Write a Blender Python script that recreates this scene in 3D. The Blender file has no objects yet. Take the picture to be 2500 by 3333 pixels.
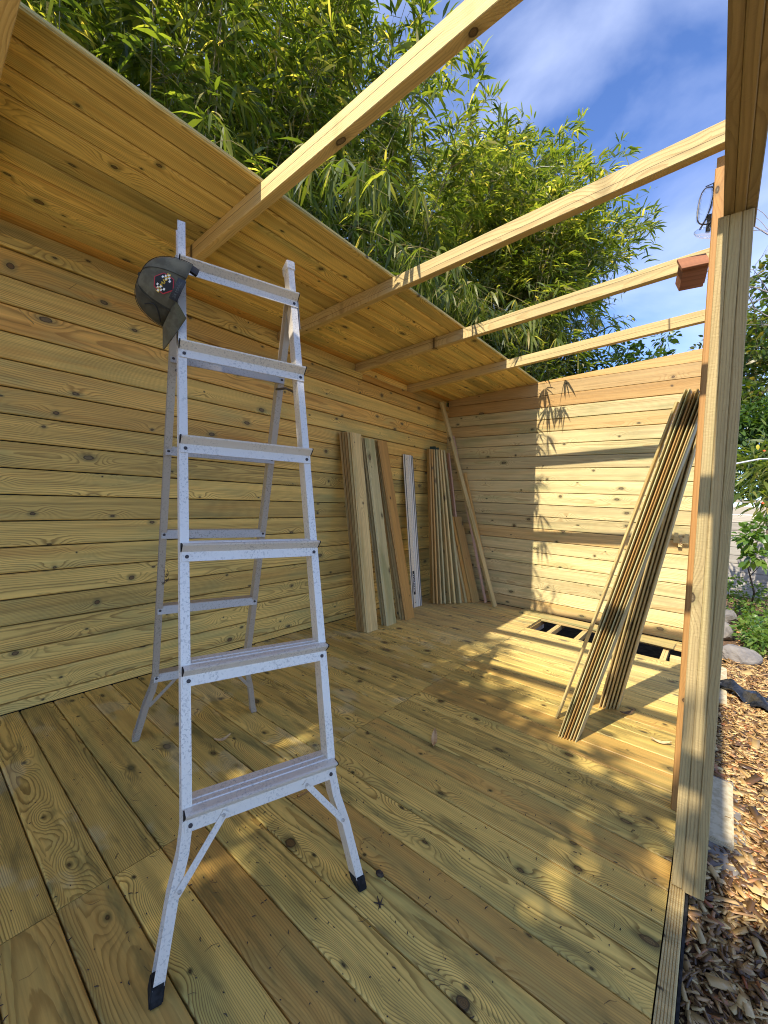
import bpy, bmesh, math, random
import numpy as np
from mathutils import Vector, Matrix
random.seed(7); rng = np.random.default_rng(11)
S = bpy.context.scene
C = bpy.context.collection
R = math.radians

# ------------------------------------------------------------------ camera
CAM = Vector((2.7781, 0.0, 1.20197))
YAW, PIT, ROL = -0.68520, -0.034817, 0.043544
cy_, sy_, cp_, sp_ = math.cos(YAW), math.sin(YAW), math.cos(PIT), math.sin(PIT)
fwd = Vector((sy_*cp_, cy_*cp_, sp_)); rgt = Vector((cy_, -sy_, 0)); upv = rgt.cross(fwd)
r2 = rgt*math.cos(ROL) + upv*math.sin(ROL); u2 = -rgt*math.sin(ROL) + upv*math.cos(ROL)
cd = bpy.data.cameras.new('camera'); cam = bpy.data.objects.new('camera', cd); C.objects.link(cam)
cam.matrix_world = Matrix(((r2.x, u2.x, -fwd.x, CAM.x), (r2.y, u2.y, -fwd.y, CAM.y), (r2.z, u2.z, -fwd.z, CAM.z), (0, 0, 0, 1)))
cd.sensor_fit = 'VERTICAL'; cd.sensor_height = 24.0; cd.lens = 24.0*1325.48/3333.0
cd.clip_start = 0.02; cd.clip_end = 400
S.camera = cam

# ------------------------------------------------------------------ sky, sun, exposure
SUN_D = Vector((0.018, 0.712, -0.702)).normalized()      # direction the light travels
SUN_EL = math.asin(-SUN_D.z)
wd = bpy.data.worlds.new("World"); S.world = wd; wd.use_nodes = True
nt = wd.node_tree; nt.nodes.clear()
o_ = nt.nodes.new('ShaderNodeOutputWorld'); bg = nt.nodes.new('ShaderNodeBackground')
sky = nt.nodes.new('ShaderNodeTexSky'); sky.sky_type = 'NISHITA'; sky.sun_disc = False
sky.sun_elevation = SUN_EL; sky.sun_rotation = math.atan2(-SUN_D.x, -SUN_D.y)
sky.altitude = 1200; sky.air_density = 0.8; sky.dust_density = 0.05; sky.ozone_density = 2.5
tcw = nt.nodes.new('ShaderNodeTexCoord')
mp = nt.nodes.new('ShaderNodeMapping'); mp.inputs['Scale'].default_value = (1.1, 1.6, 2.4); mp.inputs['Rotation'].default_value = (0.2, 0.5, 0.9)
mp.inputs['Location'].default_value = (0.35, 0.1, 0.0)
nz = nt.nodes.new('ShaderNodeTexNoise'); nz.inputs['Scale'].default_value = 1.5; nz.inputs['Detail'].default_value = 7; nz.inputs['Roughness'].default_value = 0.52; nz.inputs['Distortion'].default_value = 0.35
rp = nt.nodes.new('ShaderNodeValToRGB'); rp.color_ramp.elements[0].position = 0.42; rp.color_ramp.elements[1].position = 0.82
rp.color_ramp.elements[0].color = (0, 0, 0, 1); rp.color_ramp.elements[1].color = (0.75, 0.75, 0.75, 1)
mx = nt.nodes.new('ShaderNodeMix'); mx.data_type = 'RGBA'; mx.inputs[7].default_value = (3.1, 3.4, 4.3, 1)
tint = nt.nodes.new('ShaderNodeMix'); tint.data_type = 'RGBA'; tint.blend_type = 'MULTIPLY'; tint.inputs[0].default_value = 1.0
tint.inputs[7].default_value = (0.53, 0.62, 0.80, 1)
L = nt.links.new
L(tcw.outputs['Generated'], mp.inputs['Vector']); L(mp.outputs[0], nz.inputs['Vector']); L(nz.outputs['Fac'], rp.inputs[0])
L(sky.outputs[0], tint.inputs[6]); L(tint.outputs[2], mx.inputs[6]); L(rp.outputs[0], mx.inputs[0]); L(mx.outputs[2], bg.inputs[0]); L(bg.outputs[0], o_.inputs[0])
bg.inputs[1].default_value = 0.15
sl = bpy.data.lights.new('sun', 'SUN'); sl.energy = 2.5; sl.angle = R(0.53); sl.color = (1.0, 0.94, 0.84)
so = bpy.data.objects.new('sun', sl); C.objects.link(so); so.location = (0, -8, 9)
so.rotation_euler = SUN_D.to_track_quat('-Z', 'Y').to_euler()
vs = S.view_settings; vs.view_transform = 'Standard'; vs.look = 'None'; vs.exposure = 1.6; vs.gamma = 1; vs.use_curve_mapping = False
S.cycles.diffuse_bounces = 6; S.cycles.max_bounces = 10; S.cycles.transparent_max_bounces = 12
S.cycles.use_denoising = True; S.cycles.filter_width = 1.05

# ------------------------------------------------------------------ material helpers
class G:
    def __init__(s, name):
        s.mat = bpy.data.materials.new(name); s.mat.use_nodes = True
        s.t = s.mat.node_tree; s.t.nodes.clear()
        s.out = s.n('ShaderNodeOutputMaterial')
    def n(s, typ, **kw):
        nd = s.t.nodes.new(typ)
        for k, v in kw.items(): setattr(nd, k, v)
        return nd
    def set(s, sock, v):
        if v is None: return
        if isinstance(v, bpy.types.NodeSocket): s.t.links.new(v, sock)
        elif isinstance(v, (tuple, list)) and sock.type == 'RGBA' and len(v) == 3: sock.default_value = (*v, 1)
        else: sock.default_value = v
    def m(s, op, a, b=None, c=None, clamp=False):
        nd = s.n('ShaderNodeMath', operation=op, use_clamp=clamp)
        for i, v in enumerate((a, b, c)): s.set(nd.inputs[i], v)
        return nd.outputs[0]
    def add(s, a, b): return s.m('ADD', a, b)
    def sub(s, a, b): return s.m('SUBTRACT', a, b)
    def mul(s, a, b): return s.m('MULTIPLY', a, b)
    def smooth(s, v, lo, hi, tlo=0.0, thi=1.0):
        nd = s.n('ShaderNodeMapRange', interpolation_type='SMOOTHSTEP')
        for k, x in zip(('Value', 'From Min', 'From Max', 'To Min', 'To Max'), (v, lo, hi, tlo, thi)): s.set(nd.inputs[k], x)
        return nd.outputs[0]
    def xyz(s, x, y, z):
        nd = s.n('ShaderNodeCombineXYZ')
        for i, v in enumerate((x, y, z)): s.set(nd.inputs[i], v)
        return nd.outputs[0]
    def sep(s, v):
        nd = s.n('ShaderNodeSeparateXYZ'); s.set(nd.inputs[0], v); return nd.outputs
    def noise(s, vec, scale=1.0, detail=2.0, rough=0.5, dist=0.0):
        nd = s.n('ShaderNodeTexNoise'); s.set(nd.inputs['Vector'], vec)
        for k, v in (('Scale', scale), ('Detail', detail), ('Roughness', rough), ('Distortion', dist)): s.set(nd.inputs[k], v)
        return nd.outputs['Fac']
    def mix(s, f, a, b, mode='MIX'):
        nd = s.n('ShaderNodeMix', data_type='RGBA', blend_type=mode)
        s.set(nd.inputs[0], f); s.set(nd.inputs[6], a); s.set(nd.inputs[7], b); return nd.outputs[2]
    def bsdf(s, col, rough=0.6, metal=0.0, bump=None, bstr=0.2, bdist=0.002, spec=0.5):
        b = s.n('ShaderNodeBsdfPrincipled'); s.set(b.inputs['Base Color'], col); s.set(b.inputs['Roughness'], rough); s.set(b.inputs['Metallic'], metal)
        s.set(b.inputs['Specular IOR Level'], spec)
        if bump is not None:
            bn = s.n('ShaderNodeBump'); s.set(bn.inputs['Height'], bump); bn.inputs['Strength'].default_value = bstr; bn.inputs['Distance'].default_value = bdist
            s.t.links.new(bn.outputs[0], b.inputs['Normal'])
        s.t.links.new(b.outputs[0], s.out.inputs[0]); return b

def wood(name, light, dark, orange, green=(0.29, 0.30, 0.115), ring=0.0065, contrast=0.55, knots=0.5, gamt=0.5, oramt=0.35, rough=0.6, wet=0.0, kx=2.0, ky=9.5, bump=0.25, dirt=0.0, flat=0.5, saw=0.0, bvar=0.30, yspread=0.30, strk=0.7, crack=False, halo_s=0.32):
    g = G(name)
    tc = g.n('ShaderNodeTexCoord'); x, y, z = g.sep(tc.outputs['Object'])
    oi = g.n('ShaderNodeObjectInfo'); wn = g.n('ShaderNodeTexWhiteNoise', noise_dimensions='1D')
    g.set(wn.inputs['W'], g.mul(oi.outputs['Random'], 917.3))
    a1, a2, a3 = g.sep(wn.outputs['Color'])
    xs = g.add(x, g.mul(a1, 53.0))
    n1 = g.sub(g.noise(g.xyz(g.mul(xs, 0.9), g.mul(a2, 31.0), 0.0), 1, 2), 0.5)
    n2 = g.sub(g.noise(g.xyz(g.mul(xs, 0.55), g.mul(a3, 17.0), 5.0), 1, 2), 0.5)
    yo = g.mul(a2, 19.0)
    vo = g.n('ShaderNodeTexVoronoi', voronoi_dimensions='2D'); vo.inputs['Scale'].default_value = 1.0; vo.inputs['Randomness'].default_value = 0.9
    g.set(vo.inputs['Vector'], g.xyz(g.mul(xs, kx), g.add(g.mul(y, ky), yo), 0.0))
    px, py, _ = g.sep(vo.outputs['Position']); c1, c2, c3 = g.sep(vo.outputs['Color'])
    dx = g.sub(xs, g.m('DIVIDE', px, kx)); dy = g.sub(y, g.m('DIVIDE', g.sub(py, yo), ky))
    pres = g.m('LESS_THAN', c1, knots)
    kr = g.add(0.0036, g.mul(g.mul(c2, c2), 0.0125))
    el = g.add(1.0, g.mul(c3, 1.3))
    dxe = g.m('DIVIDE', dx, el)
    wob = g.mul(g.sub(g.noise(g.xyz(g.mul(xs, 45), g.mul(y, 45), z), 1, 2), 0.5), 0.008)
    d = g.add(g.m('SQRT', g.add(g.mul(dxe, dxe), g.mul(dy, dy))), wob)
    gx = g.m('DIVIDE', dx, 0.060); gy = g.m('DIVIDE', dy, 0.024)
    gau = g.mul(g.m('EXPONENT', g.mul(g.add(g.mul(gx, gx), g.mul(gy, gy)), -0.5)), pres)
    yc = g.add(g.add(y, g.mul(n1, 0.08)), g.mul(g.sub(a2, 0.5), yspread))
    zc = g.add(g.add(z, g.add(0.022, g.mul(a3, 0.09*flat*2))), g.mul(n2, 0.10))
    Rr = g.m('SQRT', g.add(g.mul(yc, yc), g.mul(zc, zc)))
    wig = g.mul(g.sub(g.noise(g.xyz(g.mul(xs, 5), g.mul(y, 26), g.mul(z, 26)), 1, 3, 0.6), 0.5), 0.007)
    Rr = g.add(g.add(Rr, wig), g.mul(gau, 0.030))
    ph = g.m('FRACT', g.m('DIVIDE', Rr, g.add(ring*0.75, g.mul(a1, ring*0.5))))
    # early wood pale, late wood a dark band that ends sharply
    v = g.mul(g.smooth(ph, 0.42, 0.90), g.smooth(ph, 1.0, 0.93))
    v = g.mul(v, g.smooth(g.noise(g.xyz(g.mul(xs, 1.3), g.mul(y, 8), 3.0), 1, 2), 0.25, 0.62, 0.35, 1.0))
    fib = g.noise(g.xyz(g.mul(xs, 7), g.mul(y, 210), g.mul(z, 210)), 1, 2, 0.6)
    kmask = g.mul(g.smooth(g.sub(d, kr), 0.0016, -0.0016), pres)
    halo = g.mul(g.smooth(d, g.mul(kr, 2.6), kr), pres)
    blot = g.noise(g.xyz(g.mul(xs, 1.6), g.mul(y, 9), g.add(g.mul(a3, 40), z)), 1, 3, 0.55)
    gm = g.m('MULTIPLY', g.add(g.smooth(blot, 0.46, 0.72), g.mul(halo, 0.8)), gamt, clamp=True)
    om = g.mul(g.smooth(a1, 1.0-oramt-0.15, 1.0-oramt*0.4), 0.85)
    om = g.m('ADD', om, g.mul(g.smooth(g.noise(g.xyz(g.mul(xs, 1.1), g.mul(y, 14), g.mul(a2, 9)), 1, 2), 0.52, 0.75), 0.5), clamp=True)
    col = g.mix(om, light, orange)
    col = g.mix(gm, col, green)
    dk = g.mix(om, dark, tuple(0.55*a+0.45*b for a, b in zip(dark, orange)))
    col = g.mix(g.mul(v, contrast), col, dk)
    streak = g.noise(g.xyz(g.mul(xs, 0.8), g.mul(y, 34), g.add(g.mul(z, 34), g.mul(a2, 7))), 1, 3, 0.6)
    val = g.add(0.62, g.add(g.mul(fib, 0.34), g.add(g.mul(a3, bvar), g.mul(g.sub(streak, 0.5), strk))))
    col = g.mix(1.0, col, g.xyz(val, val, val), 'MULTIPLY')
    krng = g.smooth(g.m('SINE', g.mul(d, 2200.0)), -1, 1, 0.55, 1.0)
    kc = g.mix(g.smooth(g.sub(d, kr), -0.006, -0.001), g.mix(c3, (0.16, 0.085, 0.030), (0.20, 0.15, 0.075)), (0.045, 0.025, 0.012))
    kc = g.mix(1.0, kc, g.xyz(krng, krng, krng), 'MULTIPLY')
    col = g.mix(g.mul(halo, halo_s), col, (0.13, 0.085, 0.03))
    col = g.mix(g.mul(kmask, 0.9), col, kc)
    rg = rough
    if crack:
        zo = g.add(g.mul(g.sub(a2, 0.5), 0.03), g.mul(g.sub(g.noise(g.xyz(g.mul(xs, 1.2), 0.0, 4.0), 1, 3, 0.6), 0.5), 0.022))
        dl = g.m('ABSOLUTE', g.sub(z, zo)); br_ = g.smooth(g.noise(g.xyz(g.mul(xs, 2.0), 3.0, 1.0), 1, 2), 0.38, 0.46)
        col = g.mix(g.mul(g.smooth(dl, 0.0015, 0.0007), br_), col, (0.10, 0.05, 0.015))
    if dirt:
        ds = g.noise(g.xyz(g.mul(xs, 3), g.mul(y, 16), 7.0), 1, 4, 0.65)
        col = g.mix(g.mul(g.smooth(ds, 0.50, 0.72), dirt), col, (0.15, 0.13, 0.05))
    if wet:
        ge = g.n('ShaderNodeNewGeometry'); wx, wy, wz = g.sep(ge.outputs['Position'])
        wn_ = g.noise(g.xyz(g.add(g.mul(wx, 2.2), g.mul(a2, 0.9)), g.mul(wy, 2.6), 2.0), 1, 5, 0.62)
        dry = g.smooth(wn_, 0.52, 0.58)
        near = g.smooth(wy, 2.6, 3.6)
        dry = g.m('MAXIMUM', g.mul(dry, g.smooth(wx, 1.46, 1.36)), g.mul(near, 0.8))
        wetc = g.mix(1.0, col, (0.95, 0.88, 0.70), 'MULTIPLY')
        dryc = g.mix(0.16, col, (0.55, 0.46, 0.28))
        col = g.mix(g.sub(1.0, g.mul(g.sub(1.0, dry), wet)), wetc, dryc)
        rg = g.add(g.mul(dry, 0.25), g.add(0.34, g.mul(blot, 0.22)))
    h = g.add(g.mul(v, -0.8), g.mul(fib, 0.5))
    if saw:
        h = g.add(h, g.mul(g.noise(g.xyz(g.mul(xs, 160), g.mul(y, 50), g.mul(z, 50)), 1, 2), saw))
    g.bsdf(col, rg, 0, h, bump, 0.0015, 0.35)
    return g.mat

LT, DK, OR = (0.69, 0.475, 0.125), (0.17, 0.085, 0.018), (0.50, 0.25, 0.050)
M = {}
M['clad'] = wood('pressure_treated_cladding', LT, DK, OR, ring=0.0075, contrast=0.66, knots=0.62, gamt=0.50, oramt=0.26, bvar=0.46, strk=1.15)
M['endclad'] = wood('pale_cladding', (0.66, 0.52, 0.235), (0.38, 0.235, 0.08), (0.56, 0.34, 0.11), ring=0.008, contrast=0.62, knots=0.66, gamt=0.62, oramt=0.16, bvar=0.34, strk=0.85)
M['endtop'] = wood('warm_cladding', (0.58, 0.385, 0.15), (0.32, 0.16, 0.045), (0.52, 0.29, 0.085), ring=0.009, contrast=0.4, knots=0.5, gamt=0.1, oramt=0.8)
M['roofb'] = wood('roof_board_pine', (0.72, 0.53, 0.165), (0.20, 0.10, 0.020), (0.55, 0.28, 0.052), ring=0.008, contrast=0.55, knots=0.75, gamt=0.60, oramt=0.30, bvar=0.6, strk=1.2)
M['deck'] = wood('damp_decking', (0.77, 0.565, 0.175), (0.15, 0.078, 0.016), (0.56, 0.35, 0.105), ring=0.0050, contrast=0.72, knots=0.74, gamt=0.60, oramt=0.20, wet=1.0, bump=0.4, dirt=0.75, bvar=0.40, strk=1.05, halo_s=0.55)
M['rafter'] = wood('sawn_rafter', (0.66, 0.485, 0.20), (0.40, 0.235, 0.075), (0.56, 0.35, 0.11), ring=0.008, contrast=0.5, knots=0.6, gamt=0.1, oramt=0.25, rough=0.75, bump=0.35, kx=3, saw=0.7, crack=True)
M['post'] = wood('weathered_post', (0.48, 0.345, 0.145), (0.21, 0.135, 0.05), (0.40, 0.27, 0.09), ring=0.008, contrast=0.38, knots=0.4, gamt=0.25, oramt=0.1, rough=0.75, bump=0.6, saw=1.5)
M['stud'] = wood('orange_stud', (0.50, 0.29, 0.09), (0.32, 0.13, 0.03), (0.48, 0.23, 0.06), ring=0.009, contrast=0.55, knots=0.25, gamt=0.05, oramt=0.6, rough=0.7)
M['plank'] = wood('loose_plank', (0.63, 0.47, 0.19), (0.30, 0.18, 0.055), (0.46, 0.25, 0.065), ring=0.010, contrast=0.45, knots=0.5, gamt=0.35, oramt=0.25)
M['plank_green'] = wood('loose_plank_green', (0.60, 0.51, 0.24), (0.36, 0.29, 0.12), (0.50, 0.37, 0.13), ring=0.010, contrast=0.4, knots=0.6, gamt=0.7, oramt=0.05)
M['plank_orange'] = wood('loose_plank_orange', (0.55, 0.32, 0.09), (0.35, 0.17, 0.04), (0.50, 0.26, 0.06), ring=0.010, contrast=0.35, knots=0.5, gamt=0.03, oramt=0.5)
M['batten_pink'] = wood('pink_batten', (0.60, 0.38, 0.25), (0.42, 0.22, 0.13), (0.55, 0.33, 0.20), ring=0.009, contrast=0.3, knots=0.4, gamt=0.0, oramt=0.2)
M['greyboard'] = wood('weathered_grey_board', (0.46, 0.41, 0.33), (0.26, 0.21, 0.16), (0.42, 0.34, 0.24), green=(0.33, 0.33, 0.27), ring=0.011, contrast=0.4, knots=0.25, gamt=0.4, oramt=0.2, rough=0.85)
M['redwood'] = wood('red_brown_box_wood', (0.40, 0.165, 0.075), (0.18, 0.065, 0.03), (0.36, 0.15, 0.07), ring=0.008, contrast=0.5, knots=0.2, gamt=0.0, oramt=0.4, rough=0.8)

def simple(name, col, rough=0.6, metal=0.0, nscale=None, ncol=None, lo=0.4, hi=0.65, bump=None, spec=0.5):
    g = G(name); c = col; h = None
    if nscale:
        tc = g.n('ShaderNodeTexCoord'); nf = g.noise(tc.outputs['Object'], nscale, 4, 0.6)
        c = g.mix(g.smooth(nf, lo, hi), col, ncol); h = nf if bump else None
    g.bsdf(c, rough, metal, h, bump or 0.2, 0.004, spec); return g.mat

def alu(name, base, spot, amt):
    g = G(name); tc = g.n('ShaderNodeTexCoord'); o = tc.outputs['Object']
    n1 = g.noise(o, 150, 4, 0.65); n2 = g.noise(o, 7, 4, 0.65)
    f = g.m('MULTIPLY', g.smooth(n1, 0.53, 0.60), g.smooth(n2, 0.32, 0.62), clamp=True)
    col = g.mix(g.mul(f, amt), base, spot)
    ox, oy, oz = g.sep(o); n3 = g.noise(o, 24, 4, 0.7)
    col = g.mix(g.mul(g.smooth(n3, 0.58, 0.78), 0.4), col, (0.33, 0.29, 0.20))
    g.bsdf(col, g.add(0.40, g.mul(f, 0.2)), 0.3, n1, 0.12, 0.001); return g.mat
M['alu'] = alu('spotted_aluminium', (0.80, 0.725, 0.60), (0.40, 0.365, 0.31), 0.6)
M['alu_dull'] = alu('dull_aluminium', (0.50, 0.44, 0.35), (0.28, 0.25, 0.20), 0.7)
M['rubber'] = simple('black_rubber', (0.012, 0.011, 0.010), 0.7, 0, 40, (0.03, 0.029, 0.028), spec=0.15)
M['steel'] = simple('dark_steel_bolt', (0.07, 0.06, 0.055), 0.45, 0.6)
M['bronze'] = simple('golden_screw', (0.42, 0.24, 0.10), 0.35, 0.8)
M['dark'] = simple('black_membrane', (0.018, 0.017, 0.016), 0.8, 0, 30, (0.04, 0.039, 0.038), spec=0.1)
M['olive'] = simple('dappled_olive_cloth', (0.085, 0.074, 0.044), 0.9, 0, 26, (0.13, 0.118, 0.075), bump=0.2)  # paler blotches put dappled light into the cloth colour
M['olive_dark'] = simple('dark_olive_cloth', (0.036, 0.032, 0.019), 0.9, 0, 26, (0.06, 0.054, 0.034))
M['olive_light'] = simple('olive_lining', (0.105, 0.10, 0.058), 0.9, 0, 500, (0.13, 0.125, 0.075))
M['leather'] = simple('black_leather', (0.018, 0.019, 0.024), 0.35, 0, 200, (0.035, 0.036, 0.042))
M['red'] = simple('red_thread', (0.50, 0.03, 0.05), 0.7)
M['black'] = simple('black_cloth', (0.012, 0.012, 0.014), 0.7)
M['white'] = simple('white_thread', (0.85, 0.84, 0.80), 0.7)
M['yellow'] = simple('yellow_thread', (0.85, 0.56, 0.03), 0.6)
M['rail_face'] = simple('anodised_rail', (0.74, 0.66, 0.49), 0.45, 0.1, 60, (0.60, 0.55, 0.42))
M['rail_strip'] = simple('grey_rail_strip', (0.10, 0.12, 0.12), 0.6)
M['rail_silver'] = simple('silver_rail_rib', (0.80, 0.77, 0.70), 0.4, 0.2)
M['green_clip'] = simple('dark_green_plastic', (0.012, 0.045, 0.04), 0.4)
M['foam'] = simple('pink_white_foam', (0.78, 0.74, 0.70), 0.9, 0, 18, (0.55, 0.30, 0.24), 0.52, 0.62)
M['soil'] = simple('dark_soil', (0.030, 0.019, 0.010), 1.0, 0, 14, (0.06, 0.038, 0.02), bump=0.6, spec=0.02)
M['mulch'] = simple('mulch_bed', (0.10, 0.055, 0.028), 0.95, 0, 60, (0.22, 0.12, 0.055), bump=0.8)
M['slab'] = simple('sandstone_slab', (0.62, 0.52, 0.32), 0.85, 0, 30, (0.46, 0.36, 0.20), bump=0.3)
M['bounce'] = simple('pale_bounce', (0.62, 0.54, 0.40), 0.9, 0, 6, (0.50, 0.43, 0.31))  # tone of the added light-bouncing sheet
M['concrete'] = simple('grey_mortar', (0.25, 0.22, 0.18), 0.9, 0, 20, (0.17, 0.145, 0.115), bump=0.4)
M['rock'] = simple('grey_rock', (0.24, 0.21, 0.175), 0.9, 0, 9, (0.17, 0.15, 0.13), bump=0.8)
M['plastic'] = simple('black_plastic_sheet', (0.012, 0.014, 0.017), 0.22, 0, 25, (0.03, 0.033, 0.04), bump=0.4)
M['white_rope'] = simple('white_cord', (0.75, 0.74, 0.70), 0.8)
M['bark'] = simple('tree_bark', (0.16, 0.115, 0.075), 0.9, 0, 30, (0.07, 0.05, 0.035), bump=0.8)
M['barepale'] = simple('pale_dead_branch', (0.33, 0.29, 0.27), 0.9, 0, 30, (0.2, 0.17, 0.15))
M['debris'] = simple('dark_bark_bits', (0.035, 0.022, 0.014), 0.9, 0, 80, (0.09, 0.06, 0.03))
M['deadleaf'] = simple('dry_leaf', (0.62, 0.42, 0.20), 0.7, 0, 40, (0.45, 0.27, 0.11))
M['brownleaf'] = simple('brown_leaf', (0.15, 0.085, 0.035), 0.8, 0, 40, (0.08, 0.045, 0.02))
M['flower'] = simple('orange_red_petal', (0.75, 0.10, 0.02), 0.6)

def leafmat(name, cols, trans=0.42, stops=None):
    g = G(name); ge = g.n('ShaderNodeNewGeometry')
    cr = g.n('ShaderNodeValToRGB'); g.set(cr.inputs[0], ge.outputs['Random Per Island'])
    e = cr.color_ramp.elements
    while len(e) < len(cols): e.new(0.5)
    for i, c in enumerate(cols): e[i].position = (stops[i] if stops else i/(len(cols)-1)); e[i].color = (*c, 1)
    b = g.n('ShaderNodeBsdfPrincipled'); g.set(b.inputs['Base Color'], cr.outputs[0]); b.inputs['Roughness'].default_value = 0.38; b.inputs['Specular IOR Level'].default_value = 0.45
    t = g.n('ShaderNodeBsdfTranslucent')
    g.set(t.inputs['Color'], g.mix(1.0, cr.outputs[0], (2.5, 2.4, 0.55), 'MULTIPLY'))
    mxs = g.n('ShaderNodeMixShader'); mxs.inputs[0].default_value = trans
    g.t.links.new(b.outputs[0], mxs.inputs[1]); g.t.links.new(t.outputs[0], mxs.inputs[2]); g.t.links.new(mxs.outputs[0], g.out.inputs[0])
    return g.mat
M['bamboo_leaf'] = leafmat('bamboo_leaf', trans=0.52, cols= [(0.058, 0.088, 0.022), (0.100, 0.138, 0.032), (0.165, 0.198, 0.046), (0.28, 0.28, 0.085), (0.55, 0.45, 0.22)], stops=[0, 0.35, 0.7, 0.92, 0.985])
M['laurel_leaf'] = leafmat('laurel_leaf', [(0.030, 0.070, 0.016), (0.05, 0.095, 0.022), (0.085, 0.13, 0.03)], 0.3)
M['tree_leaf'] = leafmat('tree_leaf', [(0.045, 0.085, 0.018), (0.085, 0.13, 0.028), (0.15, 0.17, 0.04), (0.24, 0.18, 0.05)], 0.35, [0, 0.5, 0.85, 0.97])
M['dusky_leaf'] = leafmat('dusky_leaf', [(0.055, 0.075, 0.03), (0.10, 0.12, 0.05), (0.17, 0.15, 0.07)], 0.3)
M['ground_leaf'] = leafmat('ground_leaf', [(0.06, 0.13, 0.022), (0.11, 0.19, 0.03), (0.19, 0.25, 0.05)], 0.35)
M['culm'] = leafmat('bamboo_culm', [(0.12, 0.13, 0.03), (0.24, 0.19, 0.07), (0.36, 0.27, 0.11)], 0.0)
M['chip'] = leafmat('wood_chip', [(0.06, 0.032, 0.014), (0.15, 0.075, 0.026), (0.32, 0.17, 0.055), (0.50, 0.31, 0.11), (0.66, 0.47, 0.19), (0.34, 0.10, 0.03)], 0.0)
M['hedge_leaf'] = leafmat('hedge_leaf', [(0.05, 0.10, 0.02), (0.09, 0.15, 0.03)], 0.3)

# ------------------------------------------------------------------ object helpers
WM = {}
def setp(o, label=None, cat=None, group=None, kind=None):
    if label: o['label'] = label
    if cat: o['category'] = cat
    if group: o['group'] = group
    if kind: o['kind'] = kind
    return o
def put(o, parent=None, M4=None):
    M4 = M4 or Matrix.Identity(4); WM[o] = M4
    C.objects.link(o)
    if parent: o.parent = parent; o.matrix_basis = WM[parent].inverted() @ M4
    else: o.matrix_basis = M4
    return o
def thing(name, label, cat, loc=(0, 0, 0), group=None, kind=None):
    o = bpy.data.objects.new(name, None); o.empty_display_size = 0.1
    put(o, None, Matrix.Translation(loc)); return setp(o, label, cat, group, kind)
def mesh(name, verts, faces, mat, parent=None, M4=None, smooth=False):
    me = bpy.data.meshes.new(name); me.from_pydata([tuple(v) for v in verts], [], [tuple(f) for f in faces]); me.update()
    mats = mat if isinstance(mat, list) else [mat]
    for m_ in mats: me.materials.append(m_)
    if smooth: me.polygons.foreach_set('use_smooth', [True]*len(me.polygons))
    return put(bpy.data.objects.new(name, me), parent, M4)
def from_bm(name, bm, mat, parent=None, M4=None, smooth=False):
    me = bpy.data.meshes.new(name); bm.normal_update(); bm.to_mesh(me); bm.free()
    for m_ in (mat if isinstance(mat, list) else [mat]): me.materials.append(m_)
    if smooth: me.polygons.foreach_set('use_smooth', [True]*len(me.polygons))
    return put(bpy.data.objects.new(name, me), parent, M4)
def frame(o, ax, ay):
    ax = Vector(ax).normalized(); ay = Vector(ay); ay = (ay - ax*ay.dot(ax)).normalized(); az = ax.cross(ay)
    return Matrix(((ax.x, ay.x, az.x, o[0]), (ax.y, ay.y, az.y, o[1]), (ax.z, ay.z, az.z, o[2]), (0, 0, 0, 1)))
PM = {}
def plank_mesh(name, Lx, Wy, Tz, bev, mat, seg=1, tongue=False):
    key = (round(Lx, 3), round(Wy, 3), round(Tz, 3), bev, mat.name, seg, tongue)
    if key in PM: return PM[key]
    bm = bmesh.new(); bmesh.ops.create_cube(bm, size=1.0); bmesh.ops.scale(bm, vec=(Lx, Wy, Tz), verts=bm.verts)
    if bev:
        es = [e for e in bm.edges if abs((e.verts[0].co-e.verts[1].co).x) > 1e-6]
        bmesh.ops.bevel(bm, geom=es, offset=bev, segments=seg, affect='EDGES', profile=0.5)
    if tongue:
        g_ = bmesh.ops.create_cube(bm, size=1.0)['verts']; bmesh.ops.scale(bm, vec=(Lx-0.001, 0.012, Tz*0.36), verts=g_)
        bmesh.ops.translate(bm, vec=(0, -Wy/2-0.0055, 0), verts=g_)
    me = bpy.data.meshes.new(name); bm.normal_update(); bm.to_mesh(me); bm.free(); me.materials.append(mat)
    PM[key] = me; return me
def plank(name, c, ax, ay, dims, mat, parent=None, bev=0.003, seg=1, tongue=False):
    me = plank_mesh(name, *dims, bev, mat, seg, tongue)
    return put(bpy.data.objects.new(name, me), parent, frame(c, ax, ay))
def boxp(name, lo, hi, mat, parent=None, bev=0.0, along='X'):
    lo, hi = Vector(lo), Vector(hi); d = hi-lo; c = (lo+hi)/2
    if along == 'X': return plank(name, c, (1, 0, 0), (0, 1, 0), (d.x, d.y, d.z), mat, parent, bev)
    if along == 'Y': return plank(name, c, (0, 1, 0), (0, 0, 1), (d.y, d.z, d.x), mat, parent, bev)
    return plank(name, c, (0, 0, 1), (1, 0, 0), (d.z, d.x, d.y), mat, parent, bev)
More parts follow.
